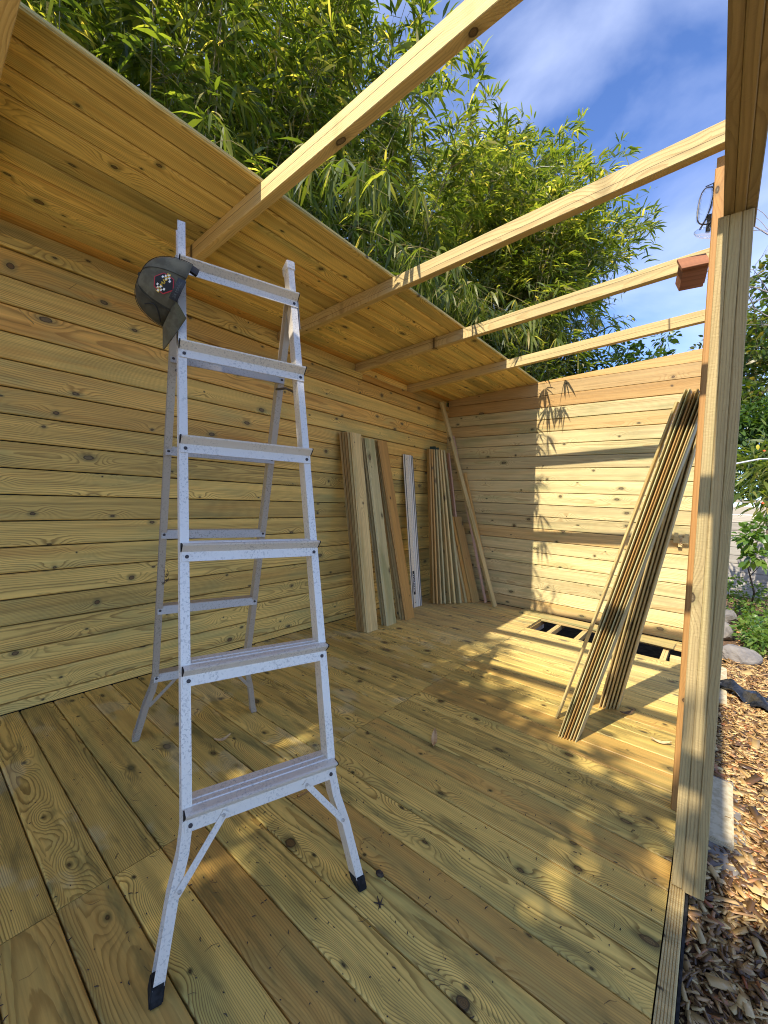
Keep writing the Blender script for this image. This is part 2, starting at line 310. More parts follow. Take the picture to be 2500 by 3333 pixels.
def tube(pts, rad, n=6, verts=None, faces=None):
    """tapered tube along pts; appends to verts/faces"""
    verts = [] if verts is None else verts; faces = [] if faces is None else faces
    pts = [Vector(p) for p in pts]; rad = rad if isinstance(rad, (list, tuple)) else [rad]*len(pts)
    b0 = len(verts); ref = Vector((0.31, 0.17, 0.93))
    for i, p in enumerate(pts):
        t = (pts[min(i+1, len(pts)-1)]-pts[max(i-1, 0)]).normalized()
        a = t.cross(ref); a = a.normalized() if a.length > 1e-4 else t.orthogonal().normalized(); b = t.cross(a)
        for k in range(n):
            an = 2*math.pi*k/n; verts.append(p+(a*math.cos(an)+b*math.sin(an))*rad[i])
    for i in range(len(pts)-1):
        for k in range(n):
            faces.append((b0+i*n+k, b0+i*n+(k+1) % n, b0+(i+1)*n+(k+1) % n, b0+(i+1)*n+k))
    faces.append(tuple(b0+k for k in reversed(range(n)))); faces.append(tuple(b0+(len(pts)-1)*n+k for k in range(n)))
    return verts, faces
def extrude_profile(prof, p0, p1, ux, uy):
    """closed 2D profile (a,b) swept from p0 to p1, a along ux, b along uy"""
    p0, p1, ux, uy = Vector(p0), Vector(p1), Vector(ux), Vector(uy); n = len(prof)
    vs_ = [p0+ux*a+uy*b for a, b in prof]+[p1+ux*a+uy*b for a, b in prof]
    fs = [(i, (i+1) % n, n+(i+1) % n, n+i) for i in range(n)]+[tuple(reversed(range(n))), tuple(range(n, 2*n))]
    return vs_, fs

# ------------------------------------------------------------------ the ground and garden floor
P = 0.135; LY = 4.631; YB = 0.30445; WB = 0.140306; YN = -2.36  # YN: unseen near end of the shed, lengthened so its roof blocks stray sun
def plane(name, x0, x1, y0, y1, z, mat, kind='structure'):
    o = mesh(name, [(x0, y0, z), (x1, y0, z), (x1, y1, z), (x0, y1, z)], [(0, 1, 2, 3)], mat); return setp(o, kind=kind)
plane('ground', -60, 60, -60, 90, -0.22, M['soil'])

plane('bounce_plane', -7, 9, -16, -2.4, -0.21, M['bounce'])  # unseen pale sheet added to bounce sunlight onto the shaded wood
# ------------------------------------------------------------------ the timber shed
shed = thing('timber_shed', 'half-built shed of yellow treated timber with an unfinished board roof and bare rafters', 'shed')
# back wall (x = 0)
wallb = boxp('wall', (-0.045, YN, -0.05), (-0.028, LY+0.12, 2.345), M['dark'], shed); setp(wallb, 'long back wall of horizontal boards in the shade')
zs = [0.0, 0.0557] + [0.0557+P*i for i in range(1, 18)]
for i in range(len(zs)-1):
    a, b = zs[i], zs[i+1]
    g0 = 0.0029
    plank('board', (-0.012, (YN+LY+0.02)/2, (a+b)/2), (0, 1, 0), (0, 0, 1), (LY+0.02-YN, b-a-2*g0, 0.026), M['clad'], wallb, 0.0045)
# top plate strip in two lengths, filler blocks between rafters
for (ya, yb_) in ((YN, 2.962), (2.965, LY-0.002)):
    plank('top_plate', (-0.006, (ya+yb_)/2, 2.3825), (0, 1, 0), (0, 0, 1), (yb_-ya, 0.056, 0.034), M['clad'], shed, 0.002)
SL = 0.0645
def roofz(x): return 2.497+SL*x
RAFT = [-2.30, -1.55, -0.70, 0.183, 1.046, 1.987, 2.893, 3.751]
yn = [YN]+[v for r in RAFT for v in (r, r+0.045)]+[LY]
for i in range(0, len(yn), 2):
    if yn[i+1]-yn[i] > 0.05:
        boxp('filler_block', (-0.055, yn[i]+0.001, 2.408), (-0.03, yn[i+1]-0.001, 2.4925), M['roofb'], shed, 0.001, 'Y')
# end wall (y = LY)
walle = mesh('wall', [(-0.03, LY+0.03, -0.05), (2.74, LY+0.03, -0.05), (2.74, LY+0.03, roofz(2.74)-0.02), (-0.03, LY+0.03, roofz(0)-0.02),
                      (-0.03, LY+0.045, -0.05), (2.74, LY+0.045, -0.05), (2.74, LY+0.045, roofz(2.74)-0.02), (-0.03, LY+0.045, roofz(0)-0.02)],
             [(0, 1, 2, 3), (7, 6, 5, 4), (0, 4, 5, 1), (1, 5, 6, 2), (2, 6, 7, 3), (3, 7, 4, 0)], M['dark'], shed)
setp(walle, 'short end wall of pale boards, half of it in full sun')
ze = [-0.015+P*i for i in range(0, 19)]
ze[0] = 0.0
for i in range(18):
    a, b = ze[i], ze[i+1]
    plank('board', (1.372, LY+0.013, (a+b)/2), (1, 0, 0), (0, 0, 1), (2.742, b-a-0.0048, 0.026), M['endtop'] if i >= 17 else M['endclad'], walle, 0.0042)
def cutboard(zlo, zhi):
    # board whose top follows the roof slope
    xa = 0.002; xb = 2.742; pts = []
    x_at = lambda z: (z-2.495)/SL
    t = zlo+0.002
    xs0 = max(xa, x_at(t)); pts.append((xs0, t)); pts.append((xb, t))
    top = min(zhi-0.002, roofz(xb)-0.002)
    if roofz(xb)-0.002 > zhi-0.002:
        pts.append((xb, zhi-0.002)); pts.append((x_at(zhi-0.002), zhi-0.002))
    else: pts.append((xb, roofz(xb)-0.002))
    if roofz(xa)-0.002 > t: pts.append((xa, roofz(xa)-0.002))
    cx = 1.372; cz = (zlo+zhi)/2; n = len(pts)
    v = [(x-cx, z-cz, 0.013) for x, z in pts]+[(x-cx, z-cz, -0.013) for x, z in pts]
    f = [tuple(range(n)), tuple(reversed(range(n, 2*n)))]+[(i, n+i, n+(i+1) % n, (i+1) % n) for i in range(n)]
    o = mesh('board', v, f, M['endtop'], walle, frame((cx, LY+0.013, cz), (1, 0, 0), (0, 0, 1)))
cutboard(2.415, 2.55); cutboard(2.55, 2.685)
# the boarded strip of roof along the back wall
roof = mesh('roof', [(-0.07, YN, roofz(-0.07)+0.026), (1.10, YN, roofz(1.10)+0.026), (1.10, LY+0.1, roofz(1.10)+0.026), (-0.07, LY+0.1, roofz(-0.07)+0.026),
                     (-0.07, YN, roofz(-0.07)+0.029), (1.10, YN, roofz(1.10)+0.029), (1.10, LY+0.1, roofz(1.10)+0.029), (-0.07, LY+0.1, roofz(-0.07)+0.029)],
            [(3, 2, 1, 0), (4, 5, 6, 7), (0, 1, 5, 4), (1, 2, 6, 5), (2, 3, 7, 6), (3, 0, 4, 7)], M['dark'], shed)
setp(roof, 'boarded strip of roof above the back wall, seen from below')
sx = Vector((1, 0, SL)).normalized(); nb = 10; pw = (1.146+0.075)/nb
for i in range(nb):
    xc = -0.075+pw*(i+0.5); zc = roofz(xc)+0.0115
    plank('roof_board', (xc, (YN+LY+0.12)/2, zc), (0, 1, 0), -sx, (LY+0.12-YN, pw-0.0075, 0.022), M['roofb'], roof, 0.006)
# rafters
for y in RAFT:
    x0, x1 = -0.03, 2.738; h = 0.084
    c = ((x0+x1)/2, y+0.0225, roofz((x0+x1)/2)-0.0005-h/2)
    plank('rafter', c, sx, (0, 1, 0), ((x1-x0)/sx.x, 0.045, h), M['rafter'], shed, 0.002)
# laminated front post, beam, studs and plate
postx = [2.7300, 2.7575, 2.7865, 2.8140]
post = boxp('post', (postx[0]+0.0005, 1.601, 0.003), (postx[1]-0.0002, 1.72, 2.095), M['post'], shed, 0.0015, 'Z'); setp(post, 'front post laminated from three boards')
for i in (1, 2):
    boxp('board', (postx[i]+0.0002, 1.6+0.002*i, -0.004), (postx[i+1]-0.0002, 1.72, 2.095), M['post'], post, 0.003, 'Z')
bx = [2.742, 2.768, 2.794, 2.820]
beam = boxp('beam', (bx[0]+0.0004, YN, 2.0985), (bx[1]-0.0002, 1.718, 2.30), M['post'], shed, 0.0015, 'Y'); setp(beam, 'overhead front beam of three boards side by side')
for i in (1, 2):
    boxp('board', (bx[i]+0.0001, YN, 2.0985-0.003*(i == 1)), (bx[i+1]-0.0002, 1.718, 2.30), M['post'], beam, 0.0022, 'Y')
for y in (1.998, 2.905, 3.765, 4.57):
    boxp('stud', (2.699, y, 0.003), (2.744, y+0.07 if y < 4.5 else y+0.055, 2.508), M['stud'] if y < 2.5 else M['rafter'], shed, 0.003, 'Z')
boxp('wall_plate', (2.701, 2.046, 2.511), (2.738, LY-0.002, 2.578), M['stud'], shed, 0.001, 'Y')
for y in (-0.66, 0.23, 1.09):     # short uprights that carry the rafters on the beam
    boxp('cripple_stud', (2.744, y, 2.302), (2.79, y+0.05, 2.575), M['rafter'], shed, 0.001, 'Z')
# deck: insulation sheets, joists, boards, edge strip
floor = boxp('floor', (0.0, YN, -0.16), (2.72, 3.93, -0.075), M['foam'], shed); setp(floor, 'decked floor of grooved timber boards laid in two lengths')
boxp('insulation_panel', (0.0, 3.932, -0.16), (1.36, LY-0.002, -0.075), M['foam'], floor)
for xj in (0.02, 0.40, 0.79, 1.385, 1.585, 1.832, 2.16, 2.497, 2.70):
    boxp('joist', (xj-0.021, YN, -0.0745), (xj+0.021, LY-0.003, -0.027), M['rafter'], floor, 0.001, 'Y')
for a, b in ((1.41, 1.56), (1.61, 1.808), (1.857, 2.135), (2.185, 2.47)):
    boxp('insulation_edge', (a, 3.88, -0.074), (b, 3.992, -0.029), M['foam'], floor, 0.003)
for k in range(-19, 31):
    y0 = YB+WB*k; y1 = y0+WB
    if y0 < YN: continue
    hole = (26 <= k <= 28)
    y1 = min(y1, LY-0.004)
    if y1-y0 < 0.03: continue
    for (x0, x1) in ((0.003, 1.4003), (1.4037, 2.724)):
        if hole and x0 > 1: continue
        jl = random.uniform(-0.0012, 0.0012)
        plank('deck_board', ((x0+x1)/2+jl*0.2, (y0+y1)/2, -0.013+jl), (1, 0, 0), (0, 1, 0), (x1-x0, y1-y0-0.0034, 0.026), M['deck'], floor, 0.0072, 3)
# ridged edge strip along the front and black membrane
prof = [(-0.019, -0.14), (0.019, -0.14), (0.019, -0.004)]
for i in range(6):
    xx = 0.0165-i*0.0066; prof += [(xx, 0.0), (xx-0.0035, 0.0), (xx-0.0048, -0.0028)]
prof = prof[:-1]+[(-0.019, -0.004)]
v, f = extrude_profile(prof, (0, YN, 0), (0, LY+0.1, 0), (1, 0, 0), (0, 0, 1))
mesh('edge_strip', v, f, M['rafter'], floor, Matrix.Translation((2.7475, 0, -0.003)))
boxp('damp_membrane', (2.768, YN, -0.19), (2.7745, LY+0.1, -0.022), M['dark'], floor)
boxp('trimmer', (2.52, 3.965, -0.0745), (2.70, 4.0, -0.03), M['rafter'], floor, 0.001)
boxp('packing_block', (2.545, 4.05, -0.07), (2.62, 4.13, 0.004), M['rafter'], floor, 0.002)

# ------------------------------------------------------------------ step ladder
U = Vector((0.30409, 0.95264, 0)); N = Vector((-0.95264, 0.30409, 0)); Zv = Vector((0, 0, 1)); T = R(16.3)
mF = Vector((1.92482, 0.65749, 0)); mB = Vector((0.7545, 1.0230, 0))
wF = N*math.sin(T)+Zv*math.cos(T); nF = N*math.cos(T)-Zv*math.sin(T)        # nF: into the ladder
wB = -N*math.sin(T)+Zv*math.cos(T); nB = -N*math.cos(T)-Zv*math.sin(T)
lad = thing('step_ladder', 'tall grey aluminium step ladder standing open on the deck', 'ladder', (1.35, 0.84, 0))
def FP(u, w, d=0): return mF+U*u+wF*w+nF*d
def BP(u, w, d=0): return mB+U*u+wB*w+nB*d
def rail_mesh(name, pts, PF, side, mat, wd=0.025, dp=0.048, th=0.0028):
    """C-channel open on the outer side; pts=(u of centre, w); side +1/-1 = outer direction in u"""
    prof = [(side*wd/2, 0), (-side*wd/2, 0), (-side*wd/2, dp), (side*wd/2, dp), (side*wd/2, dp-th), (-side*(wd/2-th), dp-th), (-side*(wd/2-th), th), (side*wd/2, th)]
    n = len(prof); v = []; f = []
    for i, (u, w) in enumerate(pts):
        for a, b in prof: v.append(PF(u+a, w, b))
    for i in range(len(pts)-1):
        for k in range(n): f.append((i*n+k, i*n+(k+1) % n, (i+1)*n+(k+1) % n, (i+1)*n+k))
    f += [(0, 1, 6, 7), (1, 2, 5, 6), (2, 3, 4, 5)]
    b = (len(pts)-1)*n; f += [(b+7, b+6, b+1, b), (b+6, b+5, b+2, b+1), (b+5, b+4, b+3, b+2)]
    bm = bmesh.new(); vv = [bm.verts.new(p) for p in v]
    for q in f: bm.faces.new([vv[i] for i in q])
    bmesh.ops.recalc_face_normals(bm, faces=bm.faces)
    return from_bm(name, bm, mat, lad)
def leg_path(s, top, utop):
    return [(s*0.271, 0.036), (s*0.238, 0.205), (s*0.215, 0.285), (s*0.2065, 0.345), (s*0.2055, 0.7), (s*utop, top)]
DZ = {}
for s, top, ut in ((-1, 2.232, 0.2022), (1, 2.225, 0.1955)):
    rail_mesh('front_rail', leg_path(s, top, ut), FP, s, M['alu'])
for s, top in ((-1, 2.10), (1, 2.06)):
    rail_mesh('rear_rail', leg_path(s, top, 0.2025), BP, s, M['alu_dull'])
# rubber feet
def boxbetween(name, PF, pts, mat, parent):
    bm = bmesh.new(); vv = [bm.verts.new(PF(*p)) for p in pts]
    for q in ((0, 1, 2, 3), (4, 5, 6, 7), (0, 1, 5, 4), (1, 2, 6, 5), (2, 3, 7, 6), (3, 0, 4, 7)): bm.faces.new([vv[i] for i in q])
    bmesh.ops.recalc_face_normals(bm, faces=bm.faces)
    bmesh.ops.bevel(bm, geom=list(bm.edges), offset=0.003, segments=2, affect='EDGES')
    return from_bm(name, bm, mat, parent)
for PF in (FP, BP):
    for s in (-1, 1):
        ub, utp = s*0.2765, s*0.2700; a = 0.0148; dz0 = 0.051*math.tan(T)
        boxbetween('rubber_foot', PF, [(ub-a, 0.002, -0.002), (ub+a, 0.002, -0.002), (ub+a, 0.002+dz0, 0.050), (ub-a, 0.002+dz0, 0.050),
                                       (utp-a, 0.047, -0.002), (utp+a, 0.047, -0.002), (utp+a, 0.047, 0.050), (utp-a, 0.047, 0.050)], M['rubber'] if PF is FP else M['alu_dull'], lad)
def bolt(p, nrm, parent, r=0.0055, mat=None):
    nrm = Vector(nrm).normalized(); v, f = tube([Vector(p)-nrm*0.002, Vector(p)+nrm*0.0022, Vector(p)+nrm*0.0032], [r, r, r*0.6], 10)
    return mesh('bolt', v, f, mat or M['steel'], parent)
def tread(PF, w, hu, mat, front=True, bolts=True):
    p = PF(0, w, 0); Nn = N if front else -N; wv, nv = (wF, nF) if front else (wB, nB)
    # profile in (along Nn = into ladder, world up) ; the bolted flange follows the rail slope
    fl = lambda t, d: (math.sin(T)*t+math.cos(T)*d, math.cos(T)*t-math.sin(T)*d)
    a0 = fl(-0.017, -0.0005); a1 = fl(0.012, -0.0005); b0 = fl(-0.017, -0.0035); b1 = fl(0.011, -0.0035)
    nose = (b1[0]-0.020, b1[1]+0.021); nt_ = (nose[0]-0.001, nose[1]+0.0045)
    zt = nt_[1]
    prof = [b0, b1, nose, nt_, (nose[0]+0.006, zt+0.0015), (0.012, zt), (0.014, zt+0.0022), (0.020, zt+0.0022), (0.022, zt), (0.034, zt), (0.036, zt+0.0022), (0.042, zt+0.0022), (0.044, zt),
            (0.066, zt), (0.066, zt-0.02), (0.063, zt-0.02), (0.063, zt-0.004), (nose[0]+0.006, zt-0.004), (nose[0]+0.004, nose[1]+0.0), (a1[0]+0.001, a1[1]+0.001), a0]
    v, f = extrude_profile(prof, p-U*hu, p+U*hu, Nn, Zv)
    # the wide top of the tread fits between the rails: it is narrower than the flange
    bm = bmesh.new(); vv = [bm.verts.new(q) for q in v]
    for q in f: bm.faces.new([vv[i] for i in q])
    bmesh.ops.recalc_face_normals(bm, faces=bm.faces)
    o = from_bm('tread', bm, mat, lad)
    if bolts:
        for s in (-1, 1): bolt(PF(s*(hu-0.014), w-0.003, -0.0035), -nv, o)
    for s in (-1, 1):
        if front:
            q = p+U*(s*hu); pr_ = [b1, (nose[0]-0.0015, nose[1]), (nt_[0], nt_[1]+0.001), (0.004, zt+0.001), (0.004, zt-0.012)]
            vv_, ff_ = extrude_profile(pr_, q, q+U*(s*0.003), Nn, Zv); mesh('end_cap', vv_, ff_, M['rubber'], o)
    return o
for w in (0.353, 0.705, 1.049, 1.386, 1.714, 2.034):
    tread(FP, w, 0.213-0.003*(w > 1.9), M['alu'])
# rear bars: plate on the inner face of the rear rails, folded top
def rear_bar(w):
    p = BP(0, w, 0.0485)
    fl = lambda t, d: (-(math.sin(T)*t)-0+math.cos(T)*d, math.cos(T)*t+math.sin(T)*d)
    a0 = fl(-0.018, 0.0); a1 = fl(0.016, 0.0); b0 = fl(-0.018, 0.003); b1 = fl(0.016, 0.003)
    prof = [a0, b0, b1, (b1[0], b1[1]+0.003), (-0.052, b1[1]+0.003), (-0.052, b1[1]), (a1[0], a1[1])]
    v, f = extrude_profile(prof, p-U*0.213, p+U*0.213, -N, Zv)
    bm = bmesh.new(); vv = [bm.verts.new(q) for q in v]
    for q in f: bm.faces.new([vv[i] for i in q])
    bmesh.ops.recalc_face_normals(bm, faces=bm.faces)
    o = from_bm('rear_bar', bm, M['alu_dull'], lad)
    for s in (-1, 1): bolt(BP(s*0.203, w, 0.0515), nB, o)
for w in (0.358, 0.712, 1.068, 1.418, 1.762): rear_bar(w)
# flat braces
def strap(p0, p1, nrm, wd, mat, th=0.003):
    p0, p1 = Vector(p0), Vector(p1); ax = (p1-p0); nrm = Vector(nrm); ay = nrm.cross(ax).normalized()
    return plank('brace', (p0+p1)/2, ax, ay, (ax.length+0.02, wd, th), mat, lad, 0.0)
for s in (-1, 1):
    o = strap(FP(s*0.118, 0.347, -0.006), FP(s*0.226, 0.215, -0.004), nF, 0.017, M['alu'])
    for q in ((s*0.118, 0.347), (s*0.226, 0.215)): bolt(FP(*q, -0.0075), -nF, o, 0.0045, M['alu_dull'])
    o = strap(BP(s*0.120, 0.345, 0.053), BP(s*0.222, 0.215, 0.050), nB, 0.015, M['alu_dull'])
# spreader arms, hinge plates and the top caps
for s in (-1, 1):
    a = FP(s*0.192, 1.66, 0.03); b = BP(s*0.192, 1.72, 0.03)
    v, f = tube([a, (a+b)/2+Vector((0, 0, 0.012)), b], 0.005, 6); mesh('spreader', v, f, M['steel'], lad)
    cpl = FP(s*0.2175, 2.02, 0.05)
    bm = bmesh.new()
    vv = [bm.verts.new(FP(s*0.2155+du, w_, d_)) for du in (0, s*0.003) for (w_, d_) in ((1.93, 0.006), (2.09, 0.006), (2.09, 0.052), (2.0, 0.085), (1.93, 0.085))]
    bm.faces.new(vv[:5]); bm.faces.new(vv[5:][::-1])
    for i in range(5): bm.faces.new([vv[i], vv[(i+1) % 5], vv[5+(i+1) % 5], vv[5+i]])
    bmesh.ops.recalc_face_normals(bm, faces=bm.faces); hp = from_bm('hinge_plate', bm, M['alu_dull'], lad)
    bolt(FP(s*0.2185, 2.02, 0.045), U*s, hp)
boxbetween('rail_cap', FP, [(0.178, 2.19, -0.004), (0.2125, 2.19, -0.004), (0.2125, 2.19, 0.052), (0.178, 2.19, 0.052),
                            (0.178, 2.232, -0.004), (0.2125, 2.232, -0.004), (0.2125, 2.232, 0.052), (0.178, 2.232, 0.052)], M['alu'], lad)
# tuft of moss caught on a rear rail
v = []; f = []
for i in range(26):
    c = BP(-0.188+random.uniform(-0.008, 0.012), 0.865+random.uniform(-0.03, 0.03), 0.05)
    d = Vector((random.uniform(-1, 1), random.uniform(-1, 1), random.uniform(-0.6, 1))).normalized()*random.uniform(0.01, 0.02)
    tube([c, c+d*0.6, c+d], [0.0012, 0.001, 0.0004], 4, v, f)
setp(mesh('moss_tuft', v, f, M['debris'], lad))

# ------------------------------------------------------------------ olive cap hung on the ladder
HC = Vector((1.372, 0.607, 1.838)); vd = (HC-CAM).normalized(); rr = vd.cross(Zv).normalized(); uu_ = rr.cross(vd)
ca, sa = math.cos(R(22)), math.sin(R(22)); F = -rr*sa-uu_*ca; UU = -rr*ca+uu_*sa; SS = -vd
def HP(f_, s_, u_): return HC+F*f_+SS*s_+UU*u_
cap = thing('baseball_cap', 'olive baseball cap hanging brim-down from the top of the ladder', 'cap', HP(0, 0, 0))
A_, B_, H_ = 0.110, 0.084, 0.112
def dome(th_, ph):           # th_ around (0 = front), ph 0 rim .. pi/2 apex
    ce = math.cos(ph)**0.72; se = math.sin(ph)
    fb = 1.0+0.05*math.cos(th_)
    return (A_*fb*ce*math.cos(th_)+0.012*se, B_*ce*math.sin(th_), H_*se*(1-0.06*math.cos(th_)*0))
bm = bmesh.new(); NT, NPH = 40, 12; grid = []
for i in range(NPH):
    ph = (math.pi/2)*(i/NPH)**0.9; row = []
    for j in range(NT):
        a, b, c = dome(2*math.pi*j/NT, ph)
        cr_ = 1-0.012*math.cos(6*2*math.pi*j/NT)*math.sin(ph*2)
        row.append(bm.verts.new(HP(a*cr_, b*cr_, c)))
    grid.append(row)
apex = bm.verts.new(HP(*dome(0, math.pi/2)))
for i in range(NPH-1):
    for j in range(NT): bm.faces.new((grid[i][j], grid[i][(j+1) % NT], grid[i+1][(j+1) % NT], grid[i+1][j]))
for j in range(NT): bm.faces.new((grid[-1][j], grid[-1][(j+1) % NT], apex))
bmesh.ops.recalc_face_normals(bm, faces=bm.faces)
bm.faces.ensure_lookup_table()
for fc in bm.faces:      # front panels are the darker cloth
    c = fc.calc_center_median()-HC
    fc.material_index = 1 if (c.dot(F) > 0.045 and c.dot(UU) < 0.125) else 0
crown = from_bm('crown', bm, [M['olive'], M['olive_dark']], cap, None, True)
sol = crown.modifiers.new('thickness', 'SOLIDIFY'); sol.thickness = 0.002; sol.offset = -1
# brim: curved tongue from the front rim
def brim_pt(s, t, dz=0):
    th_ = s*R(80); a, b, _ = dome(th_, 0)
    ext = 0.066*(1-0.30*abs(s)**2.5-0.25*abs(s)**8)
    return HP(a+ext*t, b*(1-0.10*t), -0.016*s*s*t-0.028*t+dz)
bm = bmesh.new(); ns, ntt = 18, 6; top = [[bm.verts.new(brim_pt(-1+2*i/ns, j/ntt, 0.002)) for j in range(ntt+1)] for i in range(ns+1)]
bot = [[bm.verts.new(brim_pt(-1+2*i/ns, j/ntt, -0.002)) for j in range(ntt+1)] for i in range(ns+1)]
for i in range(ns):
    for j in range(ntt):
        bm.faces.new((top[i][j], top[i+1][j], top[i+1][j+1], top[i][j+1])); q = bm.faces.new((bot[i][j+1], bot[i+1][j+1], bot[i+1][j], bot[i][j])); q.material_index = 1
for i in range(ns): bm.faces.new((top[i][ntt], top[i+1][ntt], bot[i+1][ntt], bot[i][ntt]))
for i in (0, ns):
    for j in range(ntt):
        try: bm.faces.new((top[i][j], top[i][j+1], bot[i][j+1], bot[i][j]))
        except ValueError: pass
from_bm('brim', bm, [M['olive'], M['olive_light']], cap, None, True)
v, f = tube([HP(*dome(0, math.pi/2)), HP(0.012, 0, H_+0.006)], [0.008, 0.005], 10); mesh('button', v, f, M['olive_dark'], cap)
# seams
def dome_line(fn, n=24, r_=0.0011, off=1.012):
    v, f = [], []; pts = []
    for i in range(n+1):
        a, b, c = dome(*fn(i/n)); pts.append(HP(a*off, b*off, c*off))
    return tube(pts, r_, 5, v, f)
for k in range(6):
    v, f = dome_line(lambda t, k=k: (R(60*k), t*math.pi/2*0.98)); mesh('seam', v, f, M['olive_dark'], cap)
# contour trim of the dark front panel
v, f = dome_line(lambda t: (R(28+20*math.sin(t*3.1)+14*t), 0.10+0.55*t), 24, 0.0016); mesh('seam', v, f, M['black'], cap)
# back strap
v, f = [], []
pts = []
for i in range(13):
    a, b, c = dome(math.pi-R(38)+R(76)*i/12, 0.05); pts.append((a, b))
for (a, b) in pts: v += [HP(a*1.0, b, 0.0), HP(a*1.0, b, -0.022)]
f = [(2*i, 2*i+1, 2*i+3, 2*i+2) for i in range(12)]
st = mesh('back_strap', v, f, M['black'], cap); m_ = st.modifiers.new('thickness', 'SOLIDIFY'); m_.thickness = 0.003
# patch on the side panel, projected on the dome
th0, ph0 = R(96), 0.43
side = 1 if (HP(0, 1, 0)-HC).dot(CAM-HC) > 0 else -1
def surf(a, b, off):
    """a runs along the rim towards the brim, b up the crown, metres"""
    th_ = side*(th0-a/0.092); ph = ph0+b/0.112
    f_, s_, u_ = dome(th_, ph); p = Vector((f_, s_, u_))
    e = 0.001
    d1 = Vector(dome(th_+e, ph))-Vector(dome(th_-e, ph)); d2 = Vector(dome(th_, ph+e))-Vector(dome(th_, ph-e)); nn = d1.cross(d2).normalized()
    if nn.dot(p) < 0: nn = -nn
    p += nn*off; return HP(*p)
def patch_poly(name, pts, off, mat, parent, sub=1):
    bm = bmesh.new(); vs_ = [bm.verts.new((a, b, 0)) for a, b in pts]; bm.faces.new(vs_)
    if sub:
        for k in range(-5, 6):
            for nx, ny in ((1, 0), (0, 1)):
                bmesh.ops.bisect_plane(bm, geom=bm.verts[:]+bm.edges[:]+bm.faces[:], plane_co=(k*0.008*nx, k*0.008*ny, 0), plane_no=(nx, ny, 0))
    for vv in bm.verts: vv.co = surf(vv.co.x, vv.co.y, off)
    bmesh.ops.recalc_face_normals(bm, faces=bm.faces)
    o = from_bm(name, bm, mat, parent); mo = o.modifiers.new('thickness', 'SOLIDIFY'); mo.thickness = 0.0006; mo.offset = 0; return o
hexa = lambda k: [(k*math.cos(R(a))*0.86, k*math.sin(R(a))) for a in (30, 90, 150, 210, 270, 330)]
rotp = lambda pts, an: [(a*math.cos(an)-b*math.sin(an), a*math.sin(an)+b*math.cos(an)) for a, b in pts]
PA = R(11)
badge = patch_poly('badge', rotp(hexa(0.033), PA), 0.0022, M['red'], cap)
patch_poly('badge_field', rotp(hexa(0.0295), PA), 0.0032, M['black'], badge)
for iy in range(-5, 6):
    for ix in range(-4, 5):
        if (ix+iy) % 2: continue
        cx_, cy2 = ix*0.0062, iy*0.0056
        if abs(cx_) < 0.0075 or (abs(cx_)/0.026+abs(cy2)/0.038) > 0.98: continue
        q = [(cx_-0.0029, cy2-0.0026), (cx_+0.0029, cy2-0.0026), (cx_+0.0029, cy2+0.0026), (cx_-0.0029, cy2+0.0026)]
        patch_poly('check', rotp(q, PA), 0.0040, M['white'], badge, 0)
def text_mesh(txt, size):
    cu = bpy.data.curves.new('t', 'FONT'); cu.body = txt; cu.size = size; cu.align_x = 'CENTER'; cu.align_y = 'CENTER'; cu.resolution_u = 3
    ob = bpy.data.objects.new('t', cu); C.objects.link(ob); dg = bpy.context.evaluated_depsgraph_get(); dg.update()
    me = bpy.data.meshes.new_from_object(ob.evaluated_get(dg)); bpy.data.objects.remove(ob)
    return [v.co.copy() for v in me.vertices], [tuple(p.vertices) for p in me.polygons]
def put_text(name, txt, size, fn, mat, parent):
    v, f = text_mesh(txt, size); o = mesh(name, [fn(p.x, p.y) for p in v], f, mat, parent)
    mo = o.modifiers.new('thickness', 'SOLIDIFY'); mo.thickness = 0.0006; mo.offset = 0; return o
# letters read up the crown, towards the button
put_text('lettering', 'LE MANS', 0.0150, lambda x, y: surf(-x*0.98-y*0.19, y*0.98-x*0.19, 0.0042), M['yellow'], badge)
tag_pts = [(-0.012, -0.046), (0.012, -0.046), (0.012, -0.0), (-0.012, 0.0)]
def tagp(a, b): return (a, b)
q = [(-0.030, -0.052), (0.028, -0.052), (0.028, -0.029), (-0.030, -0.029)]
tg = patch_poly('leather_tag', q, 0.003, M['leather'], cap)
put_text('lettering', '24 MANS', 0.011, lambda x, y: surf(-x, y-0.0405, 0.0038), M['rail_strip'], tg)

# ------------------------------------------------------------------ planks leaning on the back wall
def leaning(name, foot, top, width_dir, W_, T_, mat, label, cat='plank', group=None, tongue=False, bev=0.002):
    """foot/top: centre of the lower / upper end, lower end resting on the deck"""
    foot, top = Vector(foot), Vector(top); ax = top-foot; Ln = ax.length
    root = (foot+top)/2
    o = plank(name, root, ax, width_dir, (Ln, W_, T_), mat, None, bev, 1, tongue); return setp(o, label, cat, group)
ORD = ['first', 'second', 'third', 'fourth', 'fifth', 'sixth', 'seventh', 'eighth', 'ninth']
def lift(foot, top, T_): # raise so the lowest corner just touches the deck
    a = (Vector(top)-Vector(foot)).normalized(); return Vector((0, 0, math.sqrt(max(0, 1-a.z**2))*T_/2+0.001))
def stack(n, foot, top, wdir, W_, T_, mats, labels, group, step_f, step_t, **kw):
    for i in range(n):
        fo = Vector(foot)+Vector(step_f)*i; to = Vector(top)+Vector(step_t)*i; l = lift(fo, to, T_)
        leaning('plank', fo+l, to+l, wdir, W_, T_, mats[i % len(mats)], labels(i), 'plank', group, **kw)
gA, gB, gC = 'planks in the first stack on the back wall', 'planks in the second stack on the back wall', 'planks in the third stack on the back wall'
